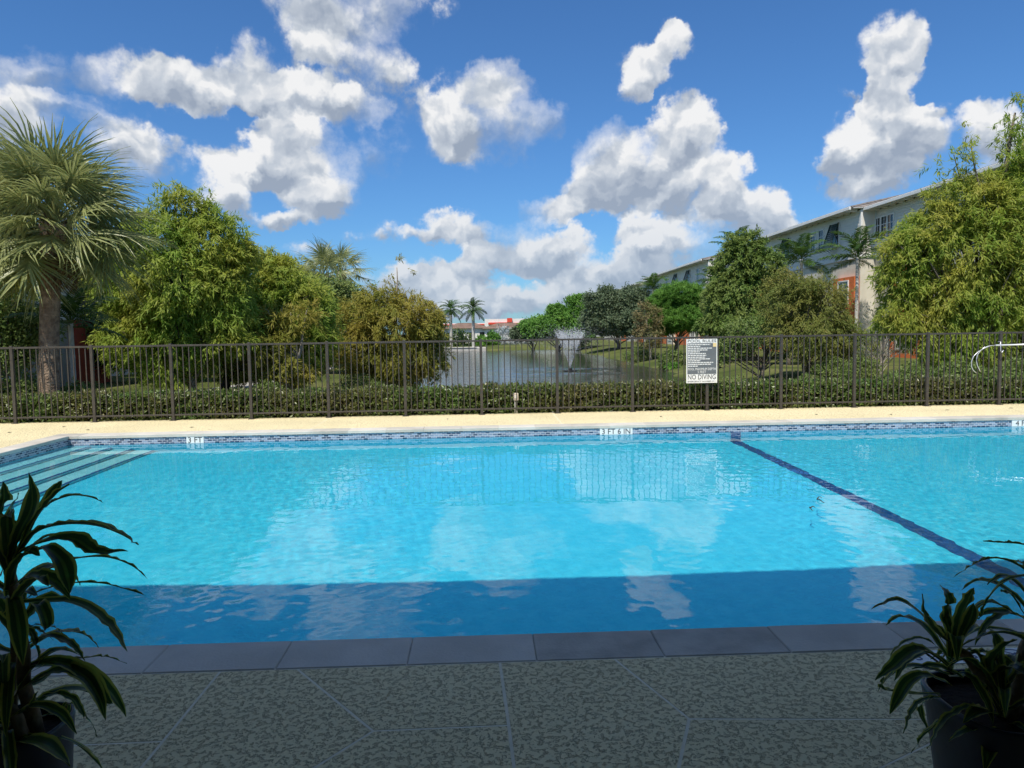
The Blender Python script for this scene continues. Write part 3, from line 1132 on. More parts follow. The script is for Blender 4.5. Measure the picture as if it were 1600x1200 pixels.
def build_hedge():
    leafm = foliage('hedge_leaves', [(0.05, 0.11, 0.018), (0.11, 0.18, 0.032), (0.19, 0.25, 0.06), (0.20, 0.16, 0.06)], trans=0.25, rough=0.4,
                    clump=0.9, clump_cols=[(0.09, 0.18, 0.03), (0.18, 0.145, 0.055)], spec=0.6)
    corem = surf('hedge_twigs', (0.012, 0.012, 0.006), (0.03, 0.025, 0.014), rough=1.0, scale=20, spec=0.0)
    x0, x1, y0, y1 = -16.3, 16.3, FENCE_Y + .22, FENCE_Y + 1.15
    rng = np.random.default_rng(11)
    t = tag(empty('hedge', (0, y0, -.1)), 'low clipped green and bronze hedge growing behind the metal fence', 'hedge')

    def topz(x):
        return 0.60 + .018 * np.sin(x * 2.1) + .012 * np.sin(x * 5.3 + 1) + .01 * np.sin(x * 11.7)
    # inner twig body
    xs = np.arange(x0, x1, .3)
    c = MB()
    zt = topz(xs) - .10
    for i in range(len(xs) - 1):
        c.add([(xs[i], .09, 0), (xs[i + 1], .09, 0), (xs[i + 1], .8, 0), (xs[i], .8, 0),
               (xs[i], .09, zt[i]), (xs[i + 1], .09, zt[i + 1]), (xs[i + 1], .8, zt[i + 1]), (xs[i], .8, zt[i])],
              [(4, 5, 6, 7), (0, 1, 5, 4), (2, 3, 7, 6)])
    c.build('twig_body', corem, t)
    n1, n2 = 34000, 19000
    # front face
    X = rng.uniform(x0, x1, n1)
    Z = rng.beta(1.25, 1.0, n1) * topz(X)
    bump = .05 * np.sin(X * 7 + 3 * np.sin(Z * 9)) * np.sin(Z * 11 + X * 2)
    Y = rng.normal(.05, .045, n1) + bump
    P1 = np.c_[X, Y, Z]
    N1 = np.c_[rng.normal(0, .5, n1), -np.ones(n1), rng.normal(.35, .5, n1)]
    X = rng.uniform(x0, x1, n2)
    Y = rng.uniform(0, .9, n2)
    P2 = np.c_[X, Y, topz(X) + rng.normal(-.02, .022, n2) + .03 * np.sin(X * 8) * np.sin(Y * 9)]
    N2 = np.c_[rng.normal(0, .5, n2), rng.normal(-.2, .5, n2), np.ones(n2)]
    P, Nn = np.concatenate([P1, P2]), np.concatenate([N1, N2])
    n = len(P)
    D = unit(rng, n) + np.array([0, -.3, .5])
    v, f = leaf_quads(P, D, Nn, rng.uniform(.055, .10, n), rng.uniform(.034, .055, n), .2)
    link('foliage', mesh_from('foliage', v, f, leafm), t)


build_hedge()


# ---------------------------------------------------------------- trees
BARK = surf('grey_brown_bark', (0.10, 0.08, 0.06), (0.22, 0.19, 0.15), rough=0.95, scale=14, bump=0.8, bump_scale=30, bump_dist=.03)
PALEBARK = surf('pale_bark', (0.26, 0.23, 0.19), (0.42, 0.38, 0.32), rough=0.95, scale=14, bump=0.6, bump_scale=30, bump_dist=.02)
FOL = {
    'cypress': foliage('cypress_foliage', [(0.127, 0.215, 0.032), (0.219, 0.341, 0.051), (0.338, 0.430, 0.081), (0.422, 0.450, 0.114)], trans=.42,
                       clump=.55, clump_cols=[(0.152, 0.305, 0.033), (0.450, 0.413, 0.068)]),
    'cypress_lime': foliage('lime_cypress_foliage', [(0.132, 0.224, 0.032), (0.238, 0.343, 0.049), (0.370, 0.436, 0.079), (0.422, 0.409, 0.105)], trans=.45,
                            clump=.55, clump_cols=[(0.158, 0.290, 0.035), (0.422, 0.370, 0.070)]),
    'cypress_gold': foliage('golden_cypress_foliage', [(0.16, 0.20, 0.03), (0.26, 0.27, 0.045), (0.36, 0.32, 0.07), (0.34, 0.27, 0.07)], trans=.42,
                            clump=.6, clump_cols=[(0.19, 0.23, 0.035), (0.38, 0.30, 0.055)]),
    'broad': foliage('broadleaf_foliage', [(0.079, 0.132, 0.032), (0.152, 0.224, 0.052), (0.251, 0.317, 0.088)], trans=.3, clump=.5,
                     clump_cols=[(0.099, 0.172, 0.035), (0.224, 0.264, 0.079)], spec=.35),
    'pine': foliage('pine_foliage', [(0.067, 0.180, 0.023), (0.127, 0.288, 0.040), (0.203, 0.378, 0.068)], trans=.3, clump=.6,
                    clump_cols=[(0.067, 0.180, 0.028), (0.186, 0.341, 0.068)]),
    'greygreen': foliage('grey_green_foliage', [(0.106, 0.145, 0.070), (0.077, 0.116, 0.058), (0.135, 0.189, 0.102), (0.203, 0.251, 0.149)], trans=.3),
    'russet': foliage('russet_foliage', [(0.092, 0.108, 0.040), (0.203, 0.180, 0.081), (0.288, 0.198, 0.102), (0.169, 0.198, 0.068)], trans=.35, clump=.7,
                      clump_cols=[(0.135, 0.180, 0.058), (0.288, 0.206, 0.102)]),
    'olive': foliage('olive_foliage', [(0.10, 0.13, 0.03), (0.16, 0.20, 0.045), (0.23, 0.26, 0.065), (0.26, 0.22, 0.06)], trans=.36, clump=.7,
                     clump_cols=[(0.11, 0.17, 0.03), (0.25, 0.23, 0.055)]),
    'greenery': foliage('loose_green_foliage', [(0.092, 0.158, 0.035), (0.158, 0.251, 0.052), (0.251, 0.330, 0.088)], trans=.38, clump=.6,
                        clump_cols=[(0.106, 0.198, 0.038), (0.224, 0.264, 0.070)]),
    'silver': foliage('silver_palm_foliage', [(0.372, 0.450, 0.450), (0.450, 0.450, 0.450)], trans=.15, rough=.5),
    'straw': foliage('straw_grass', [(0.271, 0.180, 0.114), (0.440, 0.305, 0.205), (0.169, 0.198, 0.091)], trans=.3),
    'bluegrass': foliage('blue_green_grass', [(0.050, 0.135, 0.114), (0.102, 0.215, 0.194), (0.169, 0.288, 0.273)], trans=.25),
}


DENS = {'cypress': 105, 'pine': 80, 'broad': 75}


def wobble(a, b, k, amp, rng, sag=0.0):
    a, b = np.array(a, float), np.array(b, float)
    t = np.linspace(0, 1, k)
    p = a + (b - a) * t[:, None]
    off = np.cumsum(rng.normal(0, amp, (k, 3)), axis=0)
    off -= off[0] + (off[-1] - off[0]) * t[:, None]
    p = p + off
    p[:, 2] += sag * np.sin(t * math.pi)
    return p


def tree(name, label, cat, bx, y, lobes, style='cypress', mat_='cypress', seed=1, density=1.0, trunk_r=.14, bark=None, group=None,
         leaf=(.13, .27), lw=(.026, .05), depth=1.0, limbs=26, base_px=None, lean=0.0, bare=0.0):
    """A tree whose crown lobes are given as pixel ellipses at the tree's own distance y (metres)."""
    rng = np.random.default_rng(seed)
    bark = bark or BARK
    base = on_y(bx, 560, y)
    zb = gz(base.x, y)
    O = np.array([base.x, y, zb])
    t = tag(empty(name, O), label, cat, group)
    px = y / F_PX
    C, Rr, W = [], [], []
    full = []
    for lb in lobes:            # smaller puffs break each lobe's round outline
        w0 = lb[4] if len(lb) > 4 else 1.0
        lb = (lb[0], lb[1], lb[2] * .9, lb[3] * .9, w0)
        full.append(lb)
        for _ in range(3 if w0 > .3 else 0):
            a = rng.uniform(0, 6.28)
            k = rng.uniform(.32, .55)
            q = rng.uniform(.75, 1.0)
            full.append((lb[0] + math.cos(a) * lb[2] * q, lb[1] - math.sin(a) * lb[3] * q, lb[2] * k, lb[3] * k, (lb[4] if len(lb) > 4 else 1.0) * .8))
    for lb in full:
        c = on_y(lb[0], lb[1], y)
        w = lb[4] if len(lb) > 4 else 1.0
        rx, rz = lb[2] * px, lb[3] * px
        ry = depth * (rx + rz) / 2
        C.append(np.array([c.x, c.y + rng.normal(0, .25) * ry, c.z]) - O)
        Rr.append(np.array([rx, ry, rz]))
        W.append(w)
    C, Rr, W = np.array(C), np.array(Rr), np.array(W)
    zmin, zmax = (C[:, 2] - Rr[:, 2]).min(), (C[:, 2] + Rr[:, 2]).max()
    # trunk
    ctr = C.mean(0)
    top = np.array([C[np.argmax(C[:, 2]), 0] * .9, 0, zmax * .93])
    tp = wobble((0, 0, -.15), top, 12, .03 * zmax / 6, rng)
    rad = trunk_r * np.linspace(1.0, .10, 12) ** 0.8
    rad[0] *= 1.5
    MB().tube(tp, list(rad), 9).build('trunk', bark, t, True)
    # clusters fill the lobes, thicker towards their skins
    area = (Rr[:, 0] * Rr[:, 1] + Rr[:, 0] * Rr[:, 2] + Rr[:, 1] * Rr[:, 2]) * W
    ncl = int(np.clip(area.sum() * DENS[style] * density, 90, 5200))
    pick = rng.choice(len(C), ncl, p=area / area.sum())
    u = unit(rng, ncl)
    rr = rng.uniform(.35, 1.0, ncl) ** .55 * (1 + np.abs(rng.normal(0, .20, ncl)) * (rng.uniform(0, 1, ncl) < .45))
    K = C[pick] + Rr[pick] * u * rr[:, None]
    K = K[K[:, 2] > .25]
    # uneven outline: knock holes by low-frequency noise
    ph = rng.uniform(0, 6.28, 6)
    s = 2.2 / max(.8, Rr.mean())
    hole = (np.sin(K[:, 0] * s * 2.1 + ph[0]) * np.sin(K[:, 1] * s * 2.3 + ph[1]) * np.sin(K[:, 2] * s * 2.6 + ph[2])
            + .6 * np.sin(K[:, 0] * s * 4.7 + ph[3]) * np.sin(K[:, 2] * s * 5.1 + ph[4]))
    K = K[hole > (-.62 if style == 'cypress' else -.46) + bare]
    ncl = len(K)
    # limbs reach out to chosen clusters
    lm = MB()
    order = rng.permutation(ncl)[:limbs]
    for j in order:
        e = K[j]
        h = np.clip(e[2] / zmax * rng.uniform(.35, .75), .12, .9)
        i0 = int(h * 11)
        a = tp[i0]
        q = wobble(a, e, 6, .05 * np.linalg.norm(e - a) / 3, rng, .06 * np.linalg.norm(e - a))
        r0 = max(.012, rad[i0] * .45)
        lm.tube(q, list(np.linspace(r0, r0 * .18, 6)), 5, False)
    for j in rng.permutation(ncl)[:limbs * 3]:
        e = K[j]
        d = unit(rng, 1)[0] * np.array([1, 1, .4])
        a = e + d * rng.uniform(.3, .8) * Rr.mean() * .5 - np.array([0, 0, .2])
        a = a + (np.array([0, 0, a[2]]) - a) * .2
        lm.tube(wobble(a, e, 4, .03, rng), [.014, .011, .008, .004], 4, False)
    lm.build('branches', bark, t, True)
    # leaves
    if style == 'cypress':      # feathery hanging sprays
        per = 24
        n = ncl * per
        ci = np.repeat(np.arange(ncl), per)
        out = K[ci] - ctr
        out /= np.maximum(np.linalg.norm(out, axis=1), 1e-3)[:, None]
        tw = out * .6 + unit(rng, ncl)[ci] * .7 + np.array([0, 0, -.35])
        tw /= np.linalg.norm(tw, axis=1)[:, None]
        along = rng.uniform(0, 1, n)
        P = K[ci] + tw * (along * .42)[:, None] + np.array([0, 0, -1]) * (along ** 2 * .16)[:, None] + rng.normal(0, .035, (n, 3))
        D = tw * .7 + unit(rng, n) * .75 + np.array([0, 0, -.45])
        Nn = unit(rng, n) * .8 + out * .5 + np.array([-.2, -.45, .9])
    elif style == 'pine':       # tufts of needles
        per = 26
        n = ncl * per
        ci = np.repeat(np.arange(ncl), per)
        P = K[ci] + rng.normal(0, .05, (n, 3))
        out = K[ci] - ctr
        out /= np.maximum(np.linalg.norm(out, axis=1), 1e-3)[:, None]
        D = unit(rng, n) + out * .5 + np.array([0, 0, .5])
        Nn = unit(rng, n) * .8 + np.array([-.2, -.45, .9])
    else:                       # broad leaves in clumps
        per = 20
        n = ncl * per
        ci = np.repeat(np.arange(ncl), per)
        P = K[ci] + rng.normal(0, .16, (n, 3)) * (Rr.mean() ** .4)
        out = K[ci] - ctr
        out /= np.maximum(np.linalg.norm(out, axis=1), 1e-3)[:, None]
        D = unit(rng, n) + out * .6
        Nn = unit(rng, n) * .7 + out * .4 + np.array([-.2, -.4, .9])
    ln = rng.uniform(leaf[0], leaf[1], n)
    wd = rng.uniform(lw[0], lw[1], n)
    v, f = leaf_quads(P, D, Nn, ln, wd, .15)
    link('crown', mesh_from('crown', v, f, FOL[mat_]), t)
    return t


def shrub(name, label, bx, by, y, rx, rz, mat_='broad', seed=1, n=2600, leaf=(.07, .14), lw=(.03, .06), group=None, spiky=False, cat='shrub'):
    rng = np.random.default_rng(seed)
    b = on_y(bx, by, y)
    zb = gz(b.x, y)
    t = tag(empty(name, (b.x, y, zb)), label, cat, group)
    px = y / F_PX
    rx, rz = rx * px, rz * px
    if spiky:
        a = rng.uniform(0, 6.28, n)
        e = rng.uniform(.15, 1.45, n)
        D = np.c_[np.cos(a) * np.cos(e), np.sin(a) * np.cos(e), np.sin(e)]
        P0 = np.c_[rng.normal(0, rx * .18, n), rng.normal(0, rx * .18, n), np.zeros(n)]
        L1 = rng.uniform(.5, .75, n) * max(rx, rz)
        P1 = P0 + D * L1[:, None]
        D2 = D + np.array([0, 0, -.9])
        D2 /= np.linalg.norm(D2, axis=1)[:, None]
        P2 = P1 + D2 * (L1 * .6)[:, None]
        S = np.cross(D, unit(rng, n))
        S /= np.linalg.norm(S, axis=1)[:, None]
        w = rng.uniform(lw[0], lw[1], n)[:, None] * .5
        v = np.stack([P0 - S * w * .6, P0 + S * w * .6, P1 + S * w, P1 - S * w, P2], 1).reshape(-1, 3)
        i = np.arange(n) * 5
        f = [(k, k + 1, k + 2, k + 3) for k in i] + [(k + 3, k + 2, k + 4) for k in i]
        link('blades', mesh_from('blades', v, f, FOL[mat_]), t)
        return t
    u = unit(rng, n)
    u[:, 2] = np.abs(u[:, 2])
    lump = 1 + .13 * np.sin(u[:, 0] * 5 + seed) * np.sin(u[:, 1] * 6) + .1 * np.sin(u[:, 2] * 9 + u[:, 0] * 4)
    P = u * np.array([rx, rx * .9, rz]) * (rng.uniform(.25, 1, n) ** .45 * lump)[:, None]
    D = u * .6 + unit(rng, n)
    Nn = u + unit(rng, n) * .6
    v, f = leaf_quads(P, D, Nn, rng.uniform(*leaf, n), rng.uniform(*lw, n), .15)
    link('foliage', mesh_from('foliage', v, f, FOL[mat_]), t)
    st = MB()
    for k in range(7):
        e = unit(rng, 1)[0] * np.array([rx, rx, 0]) * .6 + np.array([0, 0, rz * .75])
        st.tube(wobble((0, 0, -.05), e, 5, .03, rng), [.02, .016, .012, .009, .005], 5, False)
    st.build('stems', BARK, t, True)
    return t


# ---- palms
FROND = foliage('sabal_frond', [(0.20, 0.23, 0.08), (0.28, 0.31, 0.12), (0.37, 0.39, 0.17)], trans=.3, rough=.38, spec=.5)
FROND_Y = foliage('yellowed_frond', [(0.26, 0.28, 0.05), (0.36, 0.36, 0.08)], trans=.35, rough=.4)
FROND_D = foliage('green_palm_frond', [(0.035, 0.08, 0.012), (0.06, 0.125, 0.02), (0.10, 0.17, 0.035)], trans=.3, rough=.4, spec=.45)
FROND_DRY = foliage('dry_frond', [(0.12, 0.08, 0.045), (0.20, 0.14, 0.08)], trans=.2, rough=.8)
PTRUNK = surf('palm_trunk_bark', (0.15, 0.10, 0.07), (0.36, 0.27, 0.19), rough=0.95, scale=7, bump=1.0, bump_scale=22, bump_dist=.05)
RTRUNK = surf('royal_palm_trunk', (0.42, 0.40, 0.36), (0.55, 0.52, 0.47), rough=0.9, scale=6, bump=0.3, bump_scale=20)


def fan_frond(rng, pet=.75, fan=.95, nseg=34, droop=.5, mat_=None, fold=.35):
    """Costapalmate frond pointing along +X from the origin; segments droop at their tips."""
    v, f = [], []
    w = .022
    # petiole
    k = 5
    for i in range(k):
        s = i / (k - 1)
        z = -.10 * s * s * pet
        v += [(s * pet, -w * (1 - .5 * s), z), (s * pet, 0, z + w), (s * pet, w * (1 - .5 * s), z)]
    for i in range(k - 1):
        a, b = 3 * i, 3 * i + 3
        f += [(a, b, b + 1, a + 1), (a + 1, b + 1, b + 2, a + 2), (a + 2, b + 2, b, a)]
    hx, hz = pet, -.10 * pet
    for j in range(nseg):
        u = j / (nseg - 1) * 2 - 1
        an = u * R(150) * (1 - .08 * abs(u))
        L_ = fan * (1 - .30 * abs(u) ** 1.6) * rng.uniform(.86, 1.06)
        # the costa bends the fan's own axis down and forward
        sx = hx + .28 * fan * (1 - abs(u)) * .9
        sz = hz - .10 * fan * (1 - abs(u)) ** 2 * (1 + droop)
        d = Vector((math.cos(an), math.sin(an), -fold * abs(math.sin(an)) * .9 - .10))
        d.normalize()
        side = Vector((-math.sin(an), math.cos(an), 0))
        p = Vector((sx, 0, sz))
        ws = [.011, .019, .016, .009, .002]
        n0 = len(v)
        dd = d.copy()
        curl = rng.uniform(.5, 1.25) * droop
        for q in range(5):
            v += [tuple(p - side * ws[q] + Vector((0, 0, .006))), tuple(p), tuple(p + side * ws[q] + Vector((0, 0, .006)))]
            dd = (dd + Vector((rng.normal(0, .05), rng.normal(0, .05), -curl * (.10 + .40 * q / 4 * (1.4 if q > 1 else .5))))).normalized()
            p = p + dd * (L_ / 4)
        for q in range(4):
            a, b = n0 + 3 * q, n0 + 3 * q + 3
            f += [(a, b, b + 1, a + 1), (a + 1, b + 1, b + 2, a + 2)]
    return mesh_from('frond', v, f, mat_ or FROND, False)


def pinnate_frond(rng, L_=1.9, nl=26, droop=.8, leaflet=.42, mat_=None, vee=.5, lw=.022):
    """Feather frond along +X, arching, with paired leaflets."""
    v, f = [], []
    pts = []
    d = Vector((1, 0, .25))
    p = Vector((0, 0, 0))
    ns = 12
    for i in range(ns + 1):
        pts.append(p.copy())
        d = (d + Vector((0, 0, -droop * (.05 + .16 * i / ns)))).normalized()
        p = p + d * (L_ / ns)
    mb = MB().tube(pts, list(np.linspace(.022, .004, ns + 1)), 4, False)
    v, f = list(mb.v), list(mb.f)
    for j in range(nl):
        s = .12 + .87 * j / (nl - 1)
        i = min(int(s * ns), ns - 1)
        q = pts[i].lerp(pts[i + 1], s * ns - i)
        t = (pts[i + 1] - pts[i]).normalized()
        for sg in (-1, 1):
            ll = leaflet * math.sin(math.pi * min(1, .18 + s * .80)) ** .6 * rng.uniform(.85, 1.1)
            dr = (t * .55 + Vector((0, sg, 0)) * .9 + Vector((0, 0, rng.normal(vee * .35, .12)))).normalized()
            a = q
            m_ = a + dr * ll * .5
            e = m_ + (dr + Vector((0, 0, -.75))).normalized() * ll * .55
            sd = t * lw
            n0 = len(v)
            v += [tuple(a - sd * .5), tuple(a + sd * .5), tuple(m_ + sd), tuple(m_ - sd), tuple(e)]
            f += [(n0, n0 + 1, n0 + 2, n0 + 3), (n0 + 3, n0 + 2, n0 + 4)]
    return mesh_from('frond', v, f, mat_ or FROND_D, False)


def palm(name, label, loc, height, trunk_r, meshes, nf, el_rng, scale, seed, trunk_mat, group=None, boots=False, lean=(0, 0), crownshaft=False,
         dry=None, yellow=None):
    rng = np.random.default_rng(seed)
    t = tag(empty(name, loc), label, 'palm tree', group)
    k = 26
    pts, rad = [], []
    for i in range(k):
        s = i / (k - 1)
        pts.append((lean[0] * s * s, lean[1] * s * s, -.15 + (height + .15) * s))
        r = trunk_r * (1.12 - .18 * s + .25 * max(0, .08 - s) / .08)
        r *= 1 + (.05 * rng.uniform(-1, 1))
        if boots and s > .80:
            r *= 1 + .85 * (s - .80) / .20
        rad.append(r)
    MB().tube(pts, rad, 16).build('trunk', trunk_mat, t, True)
    hd = Vector(pts[-1])
    if boots:
        b = MB()
        for i in range(60):
            a = rng.uniform(0, 6.28)
            z = height - rng.uniform(-.1, .55)
            r = trunk_r * 1.25
            p = Vector((lean[0] + math.cos(a) * r * .8, lean[1] + math.sin(a) * r * .8, z))
            b.tube([p, p + Vector((math.cos(a) * .16, math.sin(a) * .16, rng.uniform(.12, .26)))], [.035, .022], 4)
        b.build('leaf_boots', FROND_DRY, t)
    if crownshaft:
        cs = surf('green_crownshaft', (0.10, 0.16, 0.05), (0.15, 0.21, 0.07), rough=.5, scale=5) if 'green_crownshaft' not in MATS else MATS['green_crownshaft']
        MB().tube([hd, hd + Vector((0, 0, .5 * scale)), hd + Vector((0, 0, 1.0 * scale))], [trunk_r * 1.05, trunk_r * 1.0, trunk_r * .4], 12).build('crownshaft', cs, t, True)
        hd = hd + Vector((0, 0, .9 * scale))
    ga = 2.39996
    for i in range(nf):
        s = (i + .5) / nf
        e = el_rng[0] + (el_rng[1] - el_rng[0]) * s + rng.normal(0, 5)
        a = i * ga + rng.normal(0, .15)
        kk = min(len(meshes) - 1, int((1 - s) * len(meshes)))
        o = link('frond', meshes[kk], t)
        sc_ = scale * rng.uniform(.88, 1.1)
        o.matrix_local = (Matrix.Translation(hd + Vector((0, 0, .25 * scale * (s - .5)))) @ Matrix.Rotation(a, 4, 'Z') @ Matrix.Rotation(R(-e), 4, 'Y')
                          @ Matrix.Rotation(rng.normal(0, .35), 4, 'X') @ Matrix.Diagonal((sc_, sc_, sc_, 1)))
    if dry:
        for i in range(dry[1]):
            o = link('dead_frond', dry[0], t)
            o.matrix_local = (Matrix.Translation(hd - Vector((0, 0, .15))) @ Matrix.Rotation(i * 2.1 + .4, 4, 'Z') @ Matrix.Rotation(R(rng.uniform(55, 78)), 4, 'Y')
                              @ Matrix.Diagonal((scale * .8, scale * .8, scale * .8, 1)))
    if yellow:
        for (a, e, s_) in yellow[1]:
            o = link('frond', yellow[0], t)
            o['label'] = 'yellowing frond'
            o.matrix_local = (Matrix.Translation(hd - Vector((0, 0, .2))) @ Matrix.Rotation(R(a), 4, 'Z') @ Matrix.Rotation(R(-e), 4, 'Y')
                              @ Matrix.Diagonal((scale * s_, scale * s_, scale * s_, 1)))
    return t


# ---------------------------------------------------------------- planting: what stands where
_r = np.random.default_rng(77)
SABAL = [fan_frond(_r, .85, 1.0, 34, d) for d in (.35, .6, .9, 1.25, 1.5)]     # upright young fronds first, drooping old ones last
SABAL_SIDE = [fan_frond(_r, .85, 1.0, 34, d) for d in (.4, .8, 1.3)]
DRY = fan_frond(_r, .7, .8, 24, 1.4, FROND_DRY)
YEL = fan_frond(_r, .8, .95, 30, .7, FROND_Y)
ROYAL = [pinnate_frond(_r, 2.6, 30, dr, .55, lw=.04) for dr in (.5, .9, 1.3, 1.6)]
FEATHER = [pinnate_frond(_r, 1.7, 24, dr, .50, lw=.03) for dr in (.45, .8, 1.2)]

d = on_y(74, 560, 17.6)
palm('sabal_palm', 'large fan palm with thick trunk and shaggy crown behind the fence', (d.x, 17.6, gz(d.x, 17.6)), 4.45, .20,
     SABAL[::-1], 80, (-34, 86), 1.2, 3, PTRUNK, boots=True, lean=(.38, 0), dry=(DRY, 7), yellow=(YEL, [(200, -38, .95)]))
d = on_y(-22, 560, 18.6)
palm('sabal_palm', 'fan palm cut by the picture edge beside the thick trunked palm', (d.x, 18.6, gz(d.x, 18.6)), 4.7, .19,
     SABAL_SIDE[::-1], 56, (-35, 86), 1.1, 8, PTRUNK, boots=True, dry=(DRY, 5))
# fan palms showing above the trees left of the lake
for i, (px, py, y, lab) in enumerate(((505, 432, 46, 'fan palm rising behind the golden cypress trees beside the lake'),
                                      (533, 425, 50, 'fan palm with thick dark crown above the lake bank trees'),
                                      (470, 440, 44, 'lower fan palm crown just above the cypress tops left of the lake'))):
    c = on_y(px, py, y)
    z0 = gz(c.x, y)
    palm('sabal_palm', lab, (c.x, y, z0), c.z - z0, .2, [SABAL[3], SABAL[1], SABAL[0]], 26, (-45, 85), 1.15 if i < 2 else .8, 30 + i, PTRUNK, boots=True,
         group='fan palms behind the lake bank')
# two royal palms at the far end of the lake
for i, (px, py, y, lab) in enumerate(((704, 484, 118, 'shorter of the two royal palms at the far end of the lake'),
                                      (739, 483, 114, 'taller royal palm with pale trunk at the far end of the lake'))):
    c = on_y(px, py, y)
    z0 = gz(c.x, y)
    palm('royal_palm', lab, (c.x, y, z0), c.z - z0 - .8, .24, [ROYAL[3], ROYAL[2], ROYAL[1], ROYAL[0]], 22, (-48, 80), 1.0, 50 + i, RTRUNK, crownshaft=True,
         group='royal palms at the end of the lake')
# feather palms in front of the townhouses
for i, (px, py, y, s, lab) in enumerate(((1340, 402, 46, 1.35, 'feather palm with pale trunk in front of the townhouse with triple windows'),
                                         (1252, 405, 50, 1.35, 'feather palm in front of the green townhouse shutter'),
                                         (1152, 388, 56, 1.3, 'feather palm half hidden behind a green tree by the townhouses'),
                                         (1118, 440, 70, 1.3, 'feather palm beside the pine in front of the far townhouses'),
                                         (1020, 452, 84, 1.3, 'small feather palm before the distant townhouse row'))):
    c = on_y(px, py, y)
    z0 = gz(c.x, y)
    palm('feather_palm', lab, (c.x, y, z0), c.z - z0, .11, [FEATHER[2], FEATHER[1], FEATHER[0]], 17, (-25, 82), s, 60 + i, RTRUNK, group='feather palms along the townhouses')
for i, (px, py, y, s, lab) in enumerate(((110, 505, 20.5, .9, 'low feather palm in the shade behind the thick trunked palm'),
                                         (1090, 500, 64, 1.0, 'short feather palm against the orange wall'),)):
    c = on_y(px, py, y)
    z0 = gz(c.x, y)
    palm('feather_palm', lab, (c.x, y, z0), c.z - z0, .07, [FEATHER[2], FEATHER[1], FEATHER[0]], 14, (-20, 80), s, 70 + i, RTRUNK, group='low feather palms')

# ---- left of the lake
G1 = 'cypress trees left of the lake'
tree('cypress_tree', 'tallest bright green cypress right beside the fan palm', 'tree', 300, 24.5,
     [(285, 325, 38, 34, .55), (272, 300, 20, 16, .3), (312, 310, 18, 18, .3), (250, 375, 52, 46), (325, 380, 56, 46), (200, 440, 48, 55), (280, 440, 70, 55), (355, 420, 34, 48), (215, 520, 55, 50), (300, 510, 78, 50),
      (250, 560, 50, 26, .6), (360, 490, 36, 44)], 'cypress', 'cypress', 1, 1.0, .13, group=G1, limbs=34)
tree('cypress_tree', 'yellow green cypress with dark trunk between the tallest cypress and the golden one', 'tree', 347, 27.5,
     [(405, 430, 42, 36), (385, 470, 48, 40), (445, 440, 40, 36), (420, 500, 60, 44), (480, 480, 40, 48), (470, 540, 50, 40), (390, 545, 56, 34), (345, 545, 36, 34, .6)],
     'cypress', 'cypress', 2, 1.0, .17, group=G1, limbs=30)
tree('cypress_tree', 'small golden cypress with pale slim trunk by the lawn', 'tree', 452, 25.5,
     [(450, 500, 44, 28, .8), (415, 530, 36, 28, .8), (440, 570, 40, 20, .7), (370, 560, 30, 24, .5)], 'cypress', 'cypress_gold', 3, .9, .07, PALEBARK, group=G1, limbs=22)
tree('golden_tree', 'spreading golden feathery tree with pale branches leaning over the lake edge', 'tree', 606, 31,
     [(600, 474, 42, 24, .8), (645, 486, 42, 28, .9), (570, 488, 38, 34), (620, 505, 66, 36), (664, 515, 28, 32), (560, 540, 42, 36), (620, 555, 62, 36), (672, 555, 26, 30, .7),
      (596, 436, 24, 18, .10), (622, 416, 24, 16, .08), (655, 446, 22, 14, .08)], 'cypress', 'cypress_gold', 4, .8, .12, PALEBARK, limbs=60, bare=.2)
tree('broadleaf_tree', 'dark broadleaf tree standing behind the cypresses left of the lake', 'tree', 505, 40,
     [(500, 470, 50, 34), (545, 480, 36, 36), (450, 480, 50, 40), (400, 480, 60, 50), (520, 520, 60, 40), (420, 540, 60, 40)], 'broad', 'broad', 5, .9, .2,
     leaf=(.14, .26), lw=(.07, .13))
tree('broadleaf_tree', 'dark broadleaf tree in the shade behind the tallest cypress', 'tree', 230, 33,
     [(200, 430, 60, 60), (280, 450, 60, 60), (180, 520, 60, 50), (260, 530, 60, 40), (330, 500, 50, 50)], 'broad', 'broad', 6, .8, .2, leaf=(.14, .24), lw=(.07, .12))
tree('broadleaf_tree', 'dark low tree in front of the grey wall behind the two large fan palms', 'tree', 18, 21.5,
     [(20, 480, 44, 40), (-20, 500, 50, 60), (45, 520, 34, 36), (10, 550, 50, 30)], 'broad', 'broad', 7, .9, .1, leaf=(.09, .17), lw=(.045, .08), limbs=24)
GS = 'shrubs under the left trees'
shrub('shrub', 'dark rounded shrub at the foot of the dark trunk on the lawn', 415, 590, 24.5, 34, 34, 'broad', 21, group=GS)
shrub('shrub', 'dark shrub under the spreading golden tree', 560, 590, 30, 44, 34, 'broad', 22, group=GS)
shrub('shrub', 'low dark shrub at the lake edge right of the golden tree trunk', 640, 595, 30.5, 42, 30, 'russet', 23, group=GS)
shrub('shrub', 'dark shrub against the wall behind the thick trunked palm', 30, 585, 19.4, 60, 62, 'broad', 24, group=GS, n=3600)
shrub('shrub', 'shrub in the shade beside the low feather palm', 128, 590, 19.8, 40, 42, 'broad', 25, group=GS)
shrub('fountain_grass', 'russet fountain grass clump behind the hedge by the thick trunked palm', 190, 600, 18.0, 34, 42, 'straw', 26, 1100, lw=(.008, .016), spiky=True, cat='grass clump')
shrub('fountain_grass', 'small russet fountain grass clump next to the larger one', 128, 605, 17.6, 26, 34, 'straw', 27, 800, lw=(.008, .016), spiky=True, cat='grass clump')
shrub('shrub', 'low pale green shrub beside the russet grass clump', 240, 603, 19.0, 28, 22, 'pine', 28, 1500, group=GS)

